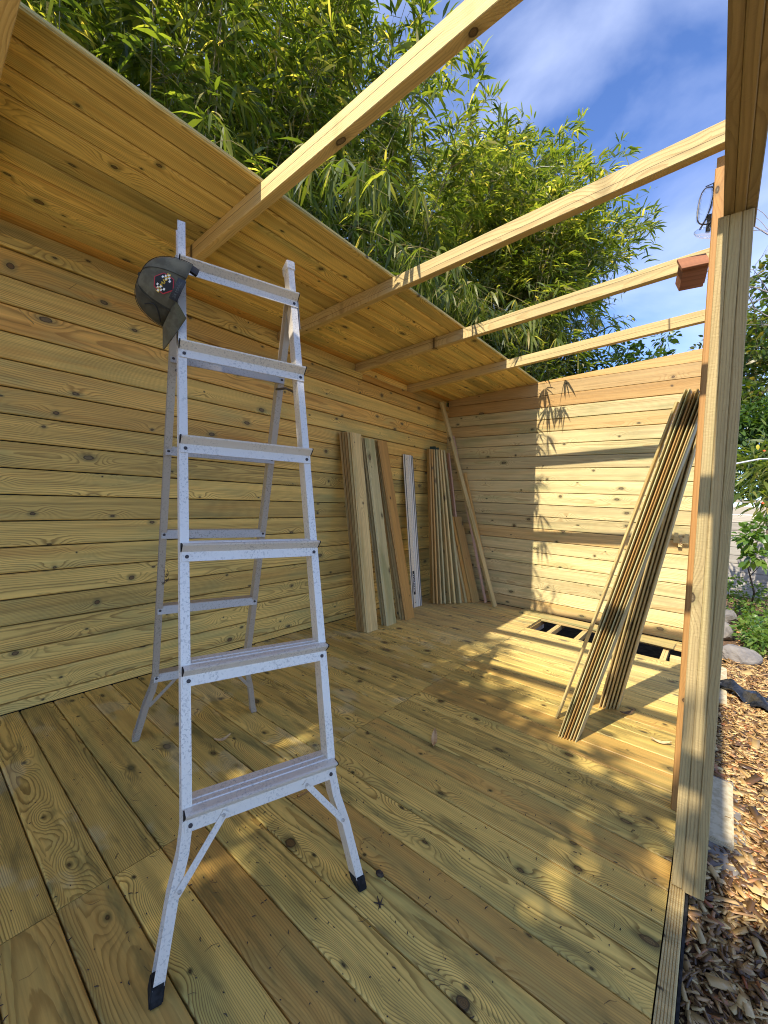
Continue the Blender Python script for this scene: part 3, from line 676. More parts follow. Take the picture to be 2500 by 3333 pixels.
stack(5, (0.446, 2.768, 0), (0.124, 2.782, 1.79), (0, 1, 0.03), 0.137, 0.0118, [M['plank']],
      lambda i: 'wide front plank with a big knot, in the leaning stack nearest the ladder' if i == 0 else f'{ORD[i]} plank from the front, edge showing, in the leaning stack nearest the ladder', gA, (-0.0245, -0.006, 0), (-0.0225, -0.013, 0), tongue=True, bev=0.004)
stack(3, (0.445, 3.045, 0), (0.085, 3.022, 1.775), (0, 1, 0.02), 0.135, 0.0118, [M['plank_green'], M['plank'], M['plank']],
      lambda i: 'pale greenish front plank of the middle of three leaning stacks' if i == 0 else f'{ORD[i]} plank from the front of the middle leaning stack', gB, (-0.0245, -0.006, 0), (-0.0225, -0.012, 0), tongue=True, bev=0.004)
stack(4, (0.46, 3.325, 0), (0.07, 3.235, 1.785), (0, 1, 0.05), 0.137, 0.0118, [M['plank_orange'], M['plank'], M['plank'], M['plank']],
      lambda i: 'orange front plank of the leaning stack beside the metal guide rail' if i == 0 else f'{ORD[i]} plank from the front of the leaning stack beside the metal guide rail', gC, (-0.031, -0.004, 0), (-0.021, 0.004, 0), tongue=True, bev=0.004)
# guide rail
ft, tp = Vector((0.245, 3.755, 0.004)), Vector((0.012, 3.765, 1.70)); ax = (tp-ft); Lg = ax.length
gr = thing('saw_guide_rail', 'long cream and silver saw guide rail leaning on the back wall', 'guide rail', ft)
fr = frame((ft+tp)/2, ax, (0, -1, 0)); Wg = 0.19
def gpiece(name, y0, y1, z0, z1, mat, parent, Lx=None):
    me = plank_mesh(name, Lx or Lg, y1-y0, z1-z0, 0.0004, mat)
    return put(bpy.data.objects.new(name, me), parent, fr @ Matrix.Translation((0, (y0+y1)/2, (z0+z1)/2)))
base = gpiece('rail_base', -Wg/2, Wg/2, 0.0, 0.005, M['rail_face'], gr)
for a, b, z, mt in ((-0.080, -0.066, 0.0068, 'rail_strip'), (-0.009, -0.004, 0.010, 'rail_silver'), (0.022, 0.034, 0.016, 'rail_silver'), (0.040, 0.046, 0.011, 'rail_silver'), (0.052, 0.066, 0.007, 'rail_strip'), (0.070, 0.078, 0.0075, 'rail_silver'), (0.083, 0.095, 0.0066, 'rail_strip')):
    gpiece('strip', -b, -a, 0.0052, z, M[mt], gr)
pl_ = put(bpy.data.objects.new('name_plate', plank_mesh('name_plate', 0.26, 0.036, 0.0008, 0.0, M['black'])), gr, fr @ Matrix.Translation((-Lg/2+0.27, 0.036, 0.0057)))
put_text('lettering', 'makita', 0.058, lambda x, y: fr @ Vector((-Lg/2+0.27-x*1.3, 0.036-y*0.62, 0.0068)), M['white'], pl_)
bolt(fr @ Vector((Lg/2-0.05, 0.03, 0.0055)), fr.to_3x3() @ Vector((0, 0, 1)), gr, 0.005)
bolt(fr @ Vector((-Lg/2+0.05, 0.03, 0.0055)), fr.to_3x3() @ Vector((0, 0, 1)), gr, 0.005)
# tall battens next to the rail
gD = 'battens in the tall bundle left of the corner'
tb = [((0.285, 4.015), (0.055, 4.125), 0.060, 0.020, 'plank'), ((0.315, 4.042), (0.065, 4.155), 0.062, 0.020, 'plank_orange'), ((0.35, 4.07), (0.075, 4.19), 0.062, 0.020, 'plank'),
      ((0.375, 4.105), (0.085, 4.225), 0.075, 0.020, 'plank_green'), ((0.42, 4.15), (0.095, 4.262), 0.075, 0.020, 'plank'), ((0.455, 4.195), (0.105, 4.30), 0.080, 0.022, 'plank'), ((0.50, 4.245), (0.115, 4.345), 0.085, 0.024, 'plank_green')]
for i, (a, b, w_, t_, mt) in enumerate(tb):
    fo, to = Vector((*a, 0)), Vector((*b, 1.80)); l = lift(fo, to, w_)
    leaning('batten', fo+l, to+l, (0.90, -0.44, 0.2), w_, t_, M[mt], f'{ORD[i]} batten from the left in the tall bundle beside the metal guide rail' if i < 6 else 'broad rightmost batten of the tall bundle beside the metal guide rail', 'batten', gD)
# green clip on the bundle
clip = mesh('tool_clip', *extrude_profile([(-0.05, 0), (0.05, 0), (0.05, 0.026), (0.034, 0.03), (0.03, 0.022), (-0.02, 0.022), (-0.026, 0.034), (-0.05, 0.034)], (0.045, 0, 0), (0.115, 0, 0), (0, 1, 0), (0, 0, 1)), M['green_clip'], None, Matrix.Translation((0.0, 4.215, 1.812)))
setp(clip, 'small dark green plastic clip lying on top of the tall batten bundle', 'clip')
# thin and pink battens towards the corner
def one(foot, top, wdir, W_, T_, mat, label, cat='batten', name='batten', group=None):
    fo, to = Vector(foot), Vector(top); l = lift(fo, to, max(W_, T_))
    return leaning(name, fo+l, to+l, wdir, W_, T_, mat, label, cat, group)
one((0.43, 4.36, 0), (0.03, 4.52, 1.82), (0.8, -0.5, 0.2), 0.035, 0.02, M['plank'], 'thin batten standing just left of the two pinkish battens')
one((0.50, 4.385, 0), (0.06, 4.575, 1.80), (0.9, -0.4, 0.2), 0.045, 0.02, M['batten_pink'], 'pinkish batten standing behind the short planks in the corner')
one((0.70, 4.535, 0), (0.115, 4.585, 2.02), (0, 1, 0), 0.038, 0.02, M['batten_pink'], 'pinkish batten with dark knots leaning between short planks and long batten')
one((0.775, 4.575, 0), (0.30, 4.60, 1.55), (0, 1, 0), 0.045, 0.02, M['plank_orange'], 'orange batten half hidden behind the long diagonal batten')
one((0.862, 4.425, 0), (0.06, 4.36, 2.40), (0.35, 1, 0), 0.052, 0.034, M['plank'], 'longest batten, leaning diagonally into the corner up to the roof')
gE = 'short planks leaning in the corner'
for i, (a, b, mt) in enumerate((((0.61, 4.455), (0.285, 4.50), 'plank'), ((0.575, 4.425), (0.258, 4.475), 'plank_orange'), ((0.545, 4.40), (0.232, 4.452), 'plank'), ((0.515, 4.375), (0.21, 4.43), 'plank_orange'))):
    fo, to = Vector((*a, 0)), Vector((*b, 1.0)); l = lift(fo, to, 0.02)
    leaning('plank', fo+l, to+l, (0.28, 1, 0), 0.125, 0.02, M[mt], 'front plank of the short stack in the corner, with a dark saw line' if i == 0 else f'{ORD[i]} plank from the front of the short stack in the corner', 'plank', gE)

# ------------------------------------------------------------------ stack of boards leaning on the front post
gF = 'boards leaning on the front post'
n = 7
for i in range(n):
    t = i/(n-1)
    fo = Vector((2.205+0.080*t, 2.274+0.003*i, 0)); to = Vector((2.650+0.078*t, 2.150+0.004*t, 1.69+0.03*random.random()))
    l = lift(fo, to, 0.012)
    leaning('plank', fo+l, to+l, (0.0, 1, 0.0), 0.118, 0.0078, M['plank_green' if i in (1, 4, 6) else 'plank'],
            f'{ORD[i]} board from the left in the large near bundle leaning on the orange stud' if i < n-1 else 'outermost right board of the large near bundle leaning on the orange stud', 'plank', gF, tongue=True)
n = 6; gG = 'boards in the shaded bundle behind'
for i in range(n):
    t = i/(n-1)
    fo = Vector((2.295+0.085*t, 2.775+0.05*t, 0)); to = Vector((2.612+0.083*t, 2.40+0.05*t, 1.60-0.02*random.random()))
    l = lift(fo, to, 0.012)
    leaning('plank', fo+l, to+l, (0.0, 1, 0.0), 0.118, 0.0105, M['plank'], f'{ORD[i]} board from the left in the darker bundle standing behind the near bundle', 'plank', gG, tongue=True)
one((2.142, 2.42, 0), (2.618, 2.17, 1.66), (0, 1, 0), 0.07, 0.010, M['plank'], 'single narrow board leaning apart on the left of the near bundle', 'plank', 'plank')
# loose board across the hole, foot of the end wall
lb = plank('loose_board', (1.858, 4.44, 0.0125), (1, -0.075, 0), (0.075, 1, 0), (1.40, 0.155, 0.021), M['plank_green'], None, 0.002); setp(lb, 'loose board lying flat over the gap in the deck by the end wall', 'board')
# pale stone beside the gap
def rock(name, c, r, mat, label, cat, sub=2, seed=0, sq=(1, 1, 0.7)):
    bm = bmesh.new(); bmesh.ops.create_icosphere(bm, subdivisions=sub, radius=1.0); rs = np.random.default_rng(seed)
    ks = rs.normal(size=(7, 3)); am = rs.uniform(0.05, 0.14, 7)
    for vv in bm.verts:
        d = sum(a*math.sin(2.6*Vector(k).dot(vv.co)+a*40) for k, a in zip(ks, am)); vv.co = vv.co*(1+d*0.6)
    for k in range(11):              # flat broken faces
        nn = Vector(rs.normal(size=3)).normalized(); lim = rs.uniform(0.55, 0.82)
        for vv in bm.verts:
            e = vv.co.dot(nn)-lim
            if e > 0: vv.co -= nn*e*0.96
    for vv in bm.verts:
        q = vv.co+Vector(rs.normal(0, 0.012, 3)); vv.co = Vector((q.x*r*sq[0], q.y*r*sq[1], q.z*r*sq[2]))
    return setp(from_bm(name, bm, mat, None, Matrix.Translation(c)), label, cat)
rock('stone', (2.645, 4.33, 0.022), 0.036, M['concrete'], 'small grey stone at the right end of the gap in the deck', 'stone', 2, 3, (1.2, 1, 0.55))
# notched offcut on the end wall
off = mesh('offcut', *extrude_profile([(-0.057, -0.04), (-0.02, -0.04), (-0.018, -0.075), (0.012, -0.075), (0.014, -0.045), (0.057, -0.045), (0.055, 0.045), (0.026, 0.052), (0.022, 0.012), (-0.02, 0.014), (-0.024, 0.055), (-0.052, 0.055)], (0, LY-0.037, 0), (0, LY-0.001, 0), (1, 0, 0), (0, 0, 1)), M['plank'], None, Matrix.Translation((2.535, 0, 0.945)))
setp(off, 'notched wooden offcut stuck on the end wall beside the leaning boards', 'offcut')
v, f = [], []
pts = [(2.535+0.012*math.sin(i*2.1), LY-0.039, 0.96-0.007*i) for i in range(11)]; tube(pts, 0.0045, 6, v, f); mesh('glue_bead', v, f, M['deadleaf'], off)

# ------------------------------------------------------------------ red-brown wooden box hung by a cord
bxr = thing('nest_box', 'small red-brown wooden box hanging by a white cord beside the post', 'wooden box', (2.632, 2.26, 2.262))
bm_c = Vector((2.630, 2.26, 2.262)); tv = Vector((CAM.x-bm_c.x, CAM.y-bm_c.y, 0)).normalized(); lf = Vector((-tv.y, tv.x, 0))
e3 = (tv*0.74+Zv*0.64+lf*0.12).normalized()      # the box hangs tipped, its lid towards the viewer
e1 = (lf-e3*lf.dot(e3)).normalized(); e1 = (e1+e3.cross(e1)*0.22).normalized(); e2 = e3.cross(e1).normalized()
plank('box_body', bm_c-e3*0.012, e1, e2, (0.088, 0.080, 0.092), M['redwood'], bxr, 0.002)
plank('lid', bm_c+e3*0.0405, e1, e2, (0.104, 0.096, 0.012), M['redwood'], bxr, 0.0015)
e1 = -e1 if e1.dot(rgt) < 0 else e1
plank('side_batten', bm_c+e1*0.050-e3*0.02, e3, e2, (0.07, 0.03, 0.011), M['redwood'], bxr, 0.001)
v, f = [], []; cpts = [bm_c+e1*0.05-e2*0.03+e3*0.0, bm_c+e1*0.062-e2*0.025+e3*0.003, Vector((2.7, 2.10, 2.268)), Vector((2.70, 2.07, 2.275))]
tube(cpts, 0.003, 6, v, f); mesh('cord', v, f, M['white_rope'], bxr)

# clear plastic feeder with a dark wire frame
fd = thing('bird_feeder', 'clear plastic feeder in a dark wire frame hanging beside the top of the post', 'bird feeder', (2.66, 2.3, 2.46))
gp = G('clear_plastic'); gl = gp.n('ShaderNodeBsdfGlass'); gl.inputs['IOR'].default_value = 1.12; gl.inputs['Roughness'].default_value = 0.06; gl.inputs['Color'].default_value = (0.93, 0.95, 0.97, 1)
trn = gp.n('ShaderNodeBsdfTransparent'); ms = gp.n('ShaderNodeMixShader'); ms.inputs[0].default_value = 0.35
gp.t.links.new(trn.outputs[0], ms.inputs[1]); gp.t.links.new(gl.outputs[0], ms.inputs[2]); gp.t.links.new(ms.outputs[0], gp.out.inputs[0]); M['clear'] = gp.mat
fo_ = Vector((2.668, 2.3, 2.555)); ex = rgt; ez = Vector((0, 0, 1)); ey = ex.cross(ez)
def FE(a, b, c=0): return fo_+ex*a+ez*b+ey*c
loop = []
for i in range(25):
    a = 2*math.pi*i/24; loop.append((0.038*math.copysign(abs(math.cos(a))**0.7, math.cos(a))+0.012*math.sin(a), 0.082*math.copysign(abs(math.sin(a))**0.7, math.sin(a))))
v, f = tube([FE(a, b) for a, b in loop], 0.0026, 6); mesh('wire_frame', v, f, M['steel'], fd)
nl = 24; v = [FE(a*0.96, b*0.96, 0.012*s_) for s_ in (-1, 1) for a, b in loop[:nl]]
f = [tuple(range(nl)), tuple(reversed(range(nl, 2*nl)))]+[(i, nl+i, nl+(i+1) % nl, (i+1) % nl) for i in range(nl)]
mesh('clear_body', v, f, M['clear'], fd)
v, f = tube([FE(0.036, 0.112, -0.014), FE(0.038, 0.06, -0.016), FE(0.030, 0.01, -0.016), FE(0.012, -0.045, -0.016), FE(-0.016, -0.095, -0.014)], [0.006, 0.005, 0.0045, 0.004, 0.0035], 8); mesh('hook_arm', v, f, M['rubber'], fd)
v, f = tube([FE(0.014, -0.035, 0.0), FE(0.022, -0.06, -0.01), FE(0.02, -0.105, -0.012)], [0.008, 0.009, 0.010], 8); mesh('perch', v, f, M['rubber'], fd)
bm = bmesh.new(); bmesh.ops.create_uvsphere(bm, u_segments=18, v_segments=8, radius=1)
for vv in bm.verts: vv.co = FE(vv.co.x*0.055+0.008, -0.118+vv.co.z*0.014-0.1*vv.co.x*0.05, vv.co.y*0.035)
from_bm('seed_tray', bm, M['clear'], fd, None, True)
v, f = tube([FE(-0.012, 0.082), FE(0.036, 0.105), FE(0.07, 0.117)], 0.0022, 6); mesh('hanging_wire', v, f, M['steel'], fd)

# ------------------------------------------------------------------ small things on the deck
def leaf_obj(name, c, L_, W_, an, mat, label, cat, curl=0.25):
    v = []; f = []; n = 8
    for i in range(n+1):
        t = i/n; w_ = W_*math.sin(math.pi*min(1, t*0.96+0.02))**0.8*0.5; zz = 0.006+curl*L_*(t-0.5)**2*1.2
        v += [(L_*(t-0.5), w_, zz+0.006), (L_*(t-0.5), 0, zz), (L_*(t-0.5), -w_, zz+0.006)]
    for i in range(n):
        for k in (0, 1): f.append((3*i+k, 3*i+k+1, 3*i+4+k, 3*i+3+k))
    o = mesh(name, v, f, mat, None, Matrix.Translation(c) @ Matrix.Rotation(an, 4, 'Z')); mo = o.modifiers.new('thickness', 'SOLIDIFY'); mo.thickness = 0.0008
    return setp(o, label, cat)
leaf_obj('dry_leaf', (1.748, 1.735, 0.0), 0.15, 0.030, math.atan2(-0.127, 0.071), M['deadleaf'], 'single pale dry leaf lying alone on the middle of the deck', 'leaf')
leaf_obj('brown_leaf', (2.437, 2.735, 0.0), 0.10, 0.03, 0.9, M['brownleaf'], 'curled brown leaf in the shade right of the leaning bundles', 'leaf', 0.6)
leaf_obj('dry_leaf', (2.62, 2.52, 0.0), 0.09, 0.025, 0.3, M['deadleaf'], 'pale curled leaf lying against the foot of the orange stud', 'leaf', 0.6)
leaf_obj('dry_leaf', (1.005, 1.02, 0.0), 0.075, 0.022, 1.3, M['deadleaf'], 'pale curled leaf under the ladder between its front and rear legs', 'leaf', 0.9)
scr = thing('screw', 'golden wood screw lying on the deck by the ladder brace', 'screw', (1.561, 1.068, 0.004))
v, f = tube([(1.556, 1.039, 0.004), (1.5625, 1.078, 0.004), (1.567, 1.098, 0.003)], [0.0026, 0.0024, 0.0006], 7); mesh('shank', v, f, M['bronze'], scr)
v, f = tube([(1.555, 1.034, 0.005), (1.5565, 1.041, 0.0045)], [0.005, 0.0022], 8); mesh('head', v, f, M['bronze'], scr)
rock('bark_chip', (2.011, 0.995, 0.006), 0.013, M['debris'], 'black bark chip beside the right front foot of the ladder', 'bark chip', 2, 5, (1.5, 0.8, 0.5))
v, f = [], []
for dx, dy, a in ((0, 0, 0.3), (0.004, 0.004, 1.9), (-0.003, 0.005, 2.6)):
    c = Vector((2.069+dx, 0.922+dy, 0.004)); d = Vector((math.cos(a), math.sin(a), 0.15))*0.016; tube([c-d, c, c+d], [0.0012, 0.0024, 0.0012], 5, v, f)
setp(mesh('twig', v, f, M['debris']), 'tiny forked black twig on the deck below the ladder foot', 'twig')
v, f = [], []
for i in range(640):
    x = random.uniform(1.3, 2.7); y = random.uniform(0.1, 1.9)
    if random.random() < 0.25: x = random.uniform(0.3, 1.7); y = random.uniform(0.3, 1.6)
    a = random.uniform(0, 6.3); Ld = random.choice([0.002, 0.003, 0.003, 0.004, 0.006, 0.011, 0.018]); d = Vector((math.cos(a), math.sin(a), 0))*Ld; e = Vector((-d.y, d.x, 0))*random.uniform(0.2, 0.7)
    w_ = random.uniform(0.0004, 0.0007) if Ld > 0.01 else 0.0016
    c = Vector((x, y, 0.0022)); tube([c-d, c+e*0.5, c+d], [w_*0.6, w_, w_*0.5], 4, v, f)
dbo = mesh('deck_debris', v, f, M['debris']); setp(dbo, 'scattered dark bark crumbs and bits of twig on the deck', 'debris', None, 'stuff')

# ------------------------------------------------------------------ leaf clouds
def leaf_cloud(cent, dirs, Ls, Ws, droop=0.35, fold=0.12):
    """vectorised lance-shaped leaves: cent (n,3) bases, dirs (n,3); 7 verts, 4 faces each"""
    n = len(cent); d = dirs/np.linalg.norm(dirs, axis=1, keepdims=True)
    up = np.tile([0, 0, 1.0], (n, 1))+rng.normal(0, 0.55, (n, 3)); s = np.cross(d, up); s /= np.linalg.norm(s, axis=1, keepdims=True)+1e-9
    nn = np.cross(s, d); Ls = Ls[:, None]; Ws = Ws[:, None]
    g_ = np.array([0, 0, -1.0])
    def sp(t): return cent+d*Ls*t+g_*(droop*Ls*t*t)
    V = np.stack([sp(0), sp(.28)+s*Ws*.5+nn*Ws*fold, sp(.28)-s*Ws*.5+nn*Ws*fold, sp(.65)+s*Ws*.40+nn*Ws*fold, sp(.65)-s*Ws*.40+nn*Ws*fold, sp(1.0)], 1).reshape(-1, 3)
    b = (np.arange(n)*6)[:, None]
    tri = np.concatenate([b+np.array([[0, 2, 1]]), b+np.array([[3, 4, 5]])], 0); quad = b+np.array([[1, 2, 4, 3]])
    return V, tri, quad
def np_mesh(name, V, tri, quad, mat, parent=None, smooth=False):
    me = bpy.data.meshes.new(name); me.vertices.add(len(V)); me.vertices.foreach_set('co', V.astype(np.float32).ravel())
    nl_ = len(tri)*3+len(quad)*4; me.loops.add(nl_); me.polygons.add(len(tri)+len(quad))
    me.loops.foreach_set('vertex_index', np.concatenate([tri.ravel(), quad.ravel()]).astype(np.int32))
    st_ = np.concatenate([np.arange(len(tri))*3, len(tri)*3+np.arange(len(quad))*4]).astype(np.int32)
    me.polygons.foreach_set('loop_start', st_)
    me.update(calc_edges=True); me.validate(); me.materials.append(mat)
    return put(bpy.data.objects.new(name, me), parent)

def bamboo(culms, label, group, lsize=(0.11, 0.205), per=None, sprays=()):
    """culms: list of (x,y,height,lean x,lean y); one plant thing with its stems and its foliage"""
    root = thing('bamboo_plant', label, 'bamboo', (culms[0][0], culms[0][1], -0.22), group)
    sv, sf = [], []; cc, dd, LL, WW = [], [], [], []
    for (x, y, h, lx, ly) in culms:
        pts = []
        for i in range(9):
            t = i/8; pts.append(Vector((x+lx*t**2.3+0.03*math.sin(5*t+x*9), y+ly*t**2.3+0.03*math.cos(4*t+y*7), -0.22+(h+0.2)*(t-0.10*t**5))))
        tube(pts, [0.0105-0.0085*i/8 for i in range(9)], 5, sv, sf)
        nb_ = int((h-1.6)*(per or 11))
        for k in range(nb_):
            t = (0.36+0.64*random.random()**0.85)
            q = t*8; i0 = min(7, int(q)); p = pts[i0].lerp(pts[i0+1], q-i0)
            an = random.uniform(0, 2*math.pi); bl = random.uniform(0.18, 0.62)*(1.15-0.45*t)
            bd = Vector((math.cos(an), math.sin(an), random.uniform(0.1, 0.95))).normalized()
            mid = p+bd*bl*0.6; tip = p+bd*bl+Vector((0, 0, -0.10*bl))
            tube([p, mid, tip], [0.0028, 0.002, 0.001], 3, sv, sf)
            for m2 in range(3):
                tw = tip if m2 == 0 else p.lerp(tip, random.uniform(0.45, 0.95))+Vector((random.gauss(0, .06), random.gauss(0, .06), random.gauss(0, .04)))
                nlv = random.randint(4, 7); az = random.uniform(0, 6.28)
                for j in range(nlv):
                    a2 = az+(j-(nlv-1)/2)*random.uniform(0.35, 0.6)
                    e = random.gauss(-0.12, 0.42)+(0.55 if t > 0.84 else 0)
                    cc.append(tw+Vector((random.gauss(0, .02), random.gauss(0, .02), random.gauss(0, .02)))); dd.append((math.cos(a2)*math.cos(e)+bd.x*0.7, math.sin(a2)*math.cos(e)+bd.y*0.7, math.sin(e)+bd.z*0.15))
                    l_ = random.uniform(*lsize); LL.append(l_); WW.append(l_*random.uniform(0.10, 0.16))
    for (p0, p1) in sprays:            # long side shoots that hang over the roof edge
        p0, p1 = Vector(p0), Vector(p1); pm = p0.lerp(p1, 0.55)+Vector((0, 0, 0.28*(p1-p0).length)); pp = []
        for i in range(9):
            t = i/8; pp.append(p0*(1-t)**2+pm*2*t*(1-t)+p1*t*t)
        tube(pp, [0.0045-0.0004*i for i in range(9)], 4, sv, sf)
        for i in range(3, 9):
            for m2 in range(2):
                b0_ = pp[i]+Vector((random.gauss(0, .05), random.gauss(0, .06), random.gauss(0, .04))); az = random.uniform(0, 6.28)
                for j in range(random.randint(4, 6)):
                    a2 = az+(j-2)*0.55; e = random.gauss(-0.75, 0.35)
                    cc.append(b0_); dd.append((math.cos(a2)*math.cos(e), math.sin(a2)*math.cos(e), math.sin(e))); l_ = random.uniform(0.11, 0.18); LL.append(l_); WW.append(l_*random.uniform(0.11, 0.16))
    mesh('stems', sv, sf, M['culm'], root)['kind'] = 'stuff'
    cc, dd, LL, WW = np.array(cc), np.array(dd), np.array(LL), np.array(WW)
    ok = ~((cc[:, 0] > -0.32) & (cc[:, 1] < LY+0.30) & (cc[:, 2] < 2.66+0.065*cc[:, 0]+0.14)); cc, dd, LL, WW = cc[ok], dd[ok], LL[ok], WW[ok]
    ok = ~((cc[:, 0] > -0.05) & (cc[:, 0] < 1.1) & (cc[:, 1] < LY+0.2) & (cc[:, 2]+np.minimum(0, dd[:, 2]/np.linalg.norm(dd, axis=1)-0.35)*LL < 2.62)); cc, dd, LL, WW = cc[ok], dd[ok], LL[ok], WW[ok]
    V, tri, quad = leaf_cloud(cc, dd, LL, WW, 0.40)
    np_mesh('foliage', V, tri, quad, M['bamboo_leaf'], root)['kind'] = 'stuff'
    return root

gBm = 'bamboo plants behind the shed'
names_b = ['over the left part of the roof', 'above the ladder', 'between the first and second bare rafters', 'above the second bare rafter', 'above the middle of the roof', 'over the third rafter', 'over the right end of the roof', 'above the shed corner']
yc_ = [0.15, 0.9, 1.7, 2.5, 3.3, 4.1, 4.9, 5.8]
for i, y0 in enumerate(yc_):
    cl = []
    for k in range(15):
        x = random.uniform(-1.5, -0.34); y = y0+random.uniform(-0.55, 0.55)
        front = x > -0.75
        h = random.uniform(4.7, 6.0)+0.3*(x < -0.9)-(0.2 if front else 0)+0.5+0.15*max(0, y-2)-(0.7 if y0 < 0.5 else 0.2 if y0 < 1.2 else 0)
        cl.append((x, y, h, random.uniform(0.35, 1.5) if front else random.uniform(0.0, 1.0), random.uniform(-0.5, 0.5)))
    sp_ = []
    for k in range(0 if y0 < 1.5 else 8 if y0 > 2.4 else 4):
        y = y0+random.uniform(-0.45, 0.45)
        if y < LY-0.1: sp_.append(((-0.35, y, random.uniform(3.0, 3.5)), (random.uniform(1.05, 1.48), y+random.uniform(-0.3, 0.3), random.uniform(2.70, 3.0))))
    bamboo(cl, f'tall leafy bamboo clump behind the back wall, {names_b[i]}', gBm, sprays=sp_)
# clumps behind the end wall, leaning to the right
for i, (xa, xb, hh, lean, nm, nk) in enumerate(((-0.6, 0.1, 6.6, (0.3, 0.9), 'left of the gap in the foliage', 12), (0.1, 0.6, 5.9, (0.4, 1.0), 'topping the middle of that wall', 15), (0.5, 1.05, 5.8, (0.45, 0.95), 'reaching furthest right into the blue sky', 17))):
    cl = [(random.uniform(xa, xb), random.uniform(5.0, 6.2), hh+random.uniform(-0.9, 0.25), random.uniform(*lean), random.uniform(-0.5, 0.35)) for k in range(nk)]
    bamboo(cl, f'bamboo clump arching up behind the end wall, {nm}', gBm)

def crown_tree(name, label, cat, base, trunk_top, blobs, nleaf, mat, lsz, lw, group=None, trunk_r=0.06, bark=None, limbs=True, droop=0.25, tl='crown'):
    """blobs: (x,y,z,rx,ry,rz) ; leaves spread through clumps inside them"""
    root = thing(name, label, cat, base, group)
    sv, sf = [], []; b = Vector(base); tt = Vector(trunk_top)
    tube([b, b.lerp(tt, 0.35)+Vector((0.04, -0.03, 0)), b.lerp(tt, 0.7)+Vector((-0.03, 0.04, 0)), tt], [trunk_r, trunk_r*0.8, trunk_r*0.6, trunk_r*0.4], 8, sv, sf)
    cc, dd = [], []
    vol = [bl[3]*bl[4]*bl[5] for bl in blobs]; tot = sum(vol)
    for bl, vv in zip(blobs, vol):
        c = Vector(bl[:3])
        if limbs:
            st_ = b.lerp(tt, random.uniform(0.45, 1.0)); mid = st_.lerp(c, 0.5)+Vector((random.gauss(0, .08), random.gauss(0, .08), 0.1))
            tube([st_, mid, c], [trunk_r*0.35, trunk_r*0.25, trunk_r*0.1], 6, sv, sf)
        ncl = max(5, int(nleaf*vv/tot/14))
        for k in range(ncl):
            d = Vector((random.gauss(0, 1), random.gauss(0, 1), random.gauss(0, 1))).normalized(); rr_ = random.random()**0.45
            p = c+Vector((d.x*bl[3], d.y*bl[4], d.z*bl[5]))*rr_
            if limbs and k % 4 == 0: tube([c.lerp(p, 0.3), c.lerp(p, 0.7)+Vector((0, 0, .03)), p], [trunk_r*0.1, trunk_r*0.07, trunk_r*0.03], 4, sv, sf)
            for j in range(14):
                e = Vector((random.gauss(0, 1), random.gauss(0, 1), random.gauss(0, .8))).normalized()
                cc.append(p+e*random.uniform(0.02, 0.11)*(lsz/0.09)); dd.append(e+d*0.5)
    n = len(cc); Ls = rng.uniform(lsz*0.65, lsz*1.2, n)
    mesh('trunk', sv, sf, bark or M['bark'], root)
    V, tri, quad = leaf_cloud(np.array(cc), np.array(dd), Ls, Ls*lw, droop)
    np_mesh(tl, V, tri, quad, mat, root); return root

# laurel shrub behind the end wall
crown_tree('laurel_shrub', 'dark round-leaved shrub rising behind the sunny end wall', 'shrub', (1.3, 6.3, -0.22), (1.4, 6.2, 2.6),
           [(1.25, 6.1, 2.75, 0.55, 0.5, 0.5), (1.65, 6.2, 2.9, 0.42, 0.4, 0.40), (1.95, 6.3, 3.05, 0.30, 0.3, 0.34), (2.1, 6.4, 3.4, 0.13, 0.2, 0.26), (1.75, 6.3, 3.35, 0.2, 0.25, 0.22), (0.8, 6.0, 2.7, 0.5, 0.45, 0.55)], 3200, M['laurel_leaf'], 0.085, 0.48, None, 0.035)

# ------------------------------------------------------------------ garden on the right
def chips(n, x0, x1, y0, y1, z, Ls, seed):
    rs = np.random.default_rng(seed); c = np.stack([rs.uniform(x0, x1, n), rs.uniform(y0, y1, n), z+rs.uniform(0, 0.024, n)], 1)
    an = rs.uniform(0, 2*np.pi, n); til = rs.normal(0, 0.22, n); L_ = rs.uniform(*Ls, n)*(0.45+0.9*rs.random(n)**1.5)*(1+1.3*(rs.random(n) < 0.10)); W_ = L_*rs.uniform(0.08, 0.40, n); H_2 = rs.uniform(0.002, 0.005, n)
    d = np.stack([np.cos(an)*np.cos(til), np.sin(an)*np.cos(til), np.sin(til)], 1); s = np.stack([-np.sin(an), np.cos(an), rs.normal(0, .2, n)], 1); nn = np.cross(d, s)
    V = []
    for h in (-1, 1):
        for a, b in ((-1, -0.7), (1, -1), (0.85, 0.8), (-0.9, 1)):
            V.append(c+d*(L_*a/2)[:, None]+s*(W_*b/2)[:, None]+nn*(H_2*h/2)[:, None])
    V = np.stack(V, 1).reshape(-1, 3); b = (np.arange(n)*8)[:, None]
    Q = np.concatenate([b+np.array([q]) for q in ((4, 5, 6, 7), (0, 1, 5, 4), (1, 2, 6, 5), (2, 3, 7, 6), (3, 0, 4, 7))], 0)
    return V, np.zeros((0, 3), int), Q
V, t_, q_ = chips(30000, 2.776, 3.7, 0.9, 5.2, -0.170, (0.018, 0.060), 5)
V2, t2, q2 = chips(3500, 3.0, 4.6, 5.0, 8.6, -0.165, (0.02, 0.055), 6)
o = np_mesh('wood_chips', np.concatenate([V, V2]), t_, np.concatenate([q_, q2+len(V)]), M['chip']); setp(o, 'thick layer of brown and pale wood chips covering the garden floor', 'wood chips', None, 'stuff')
bed = plane('chip_bed', 2.776, 6, 0.5, 9.2, -0.172, M['mulch'])
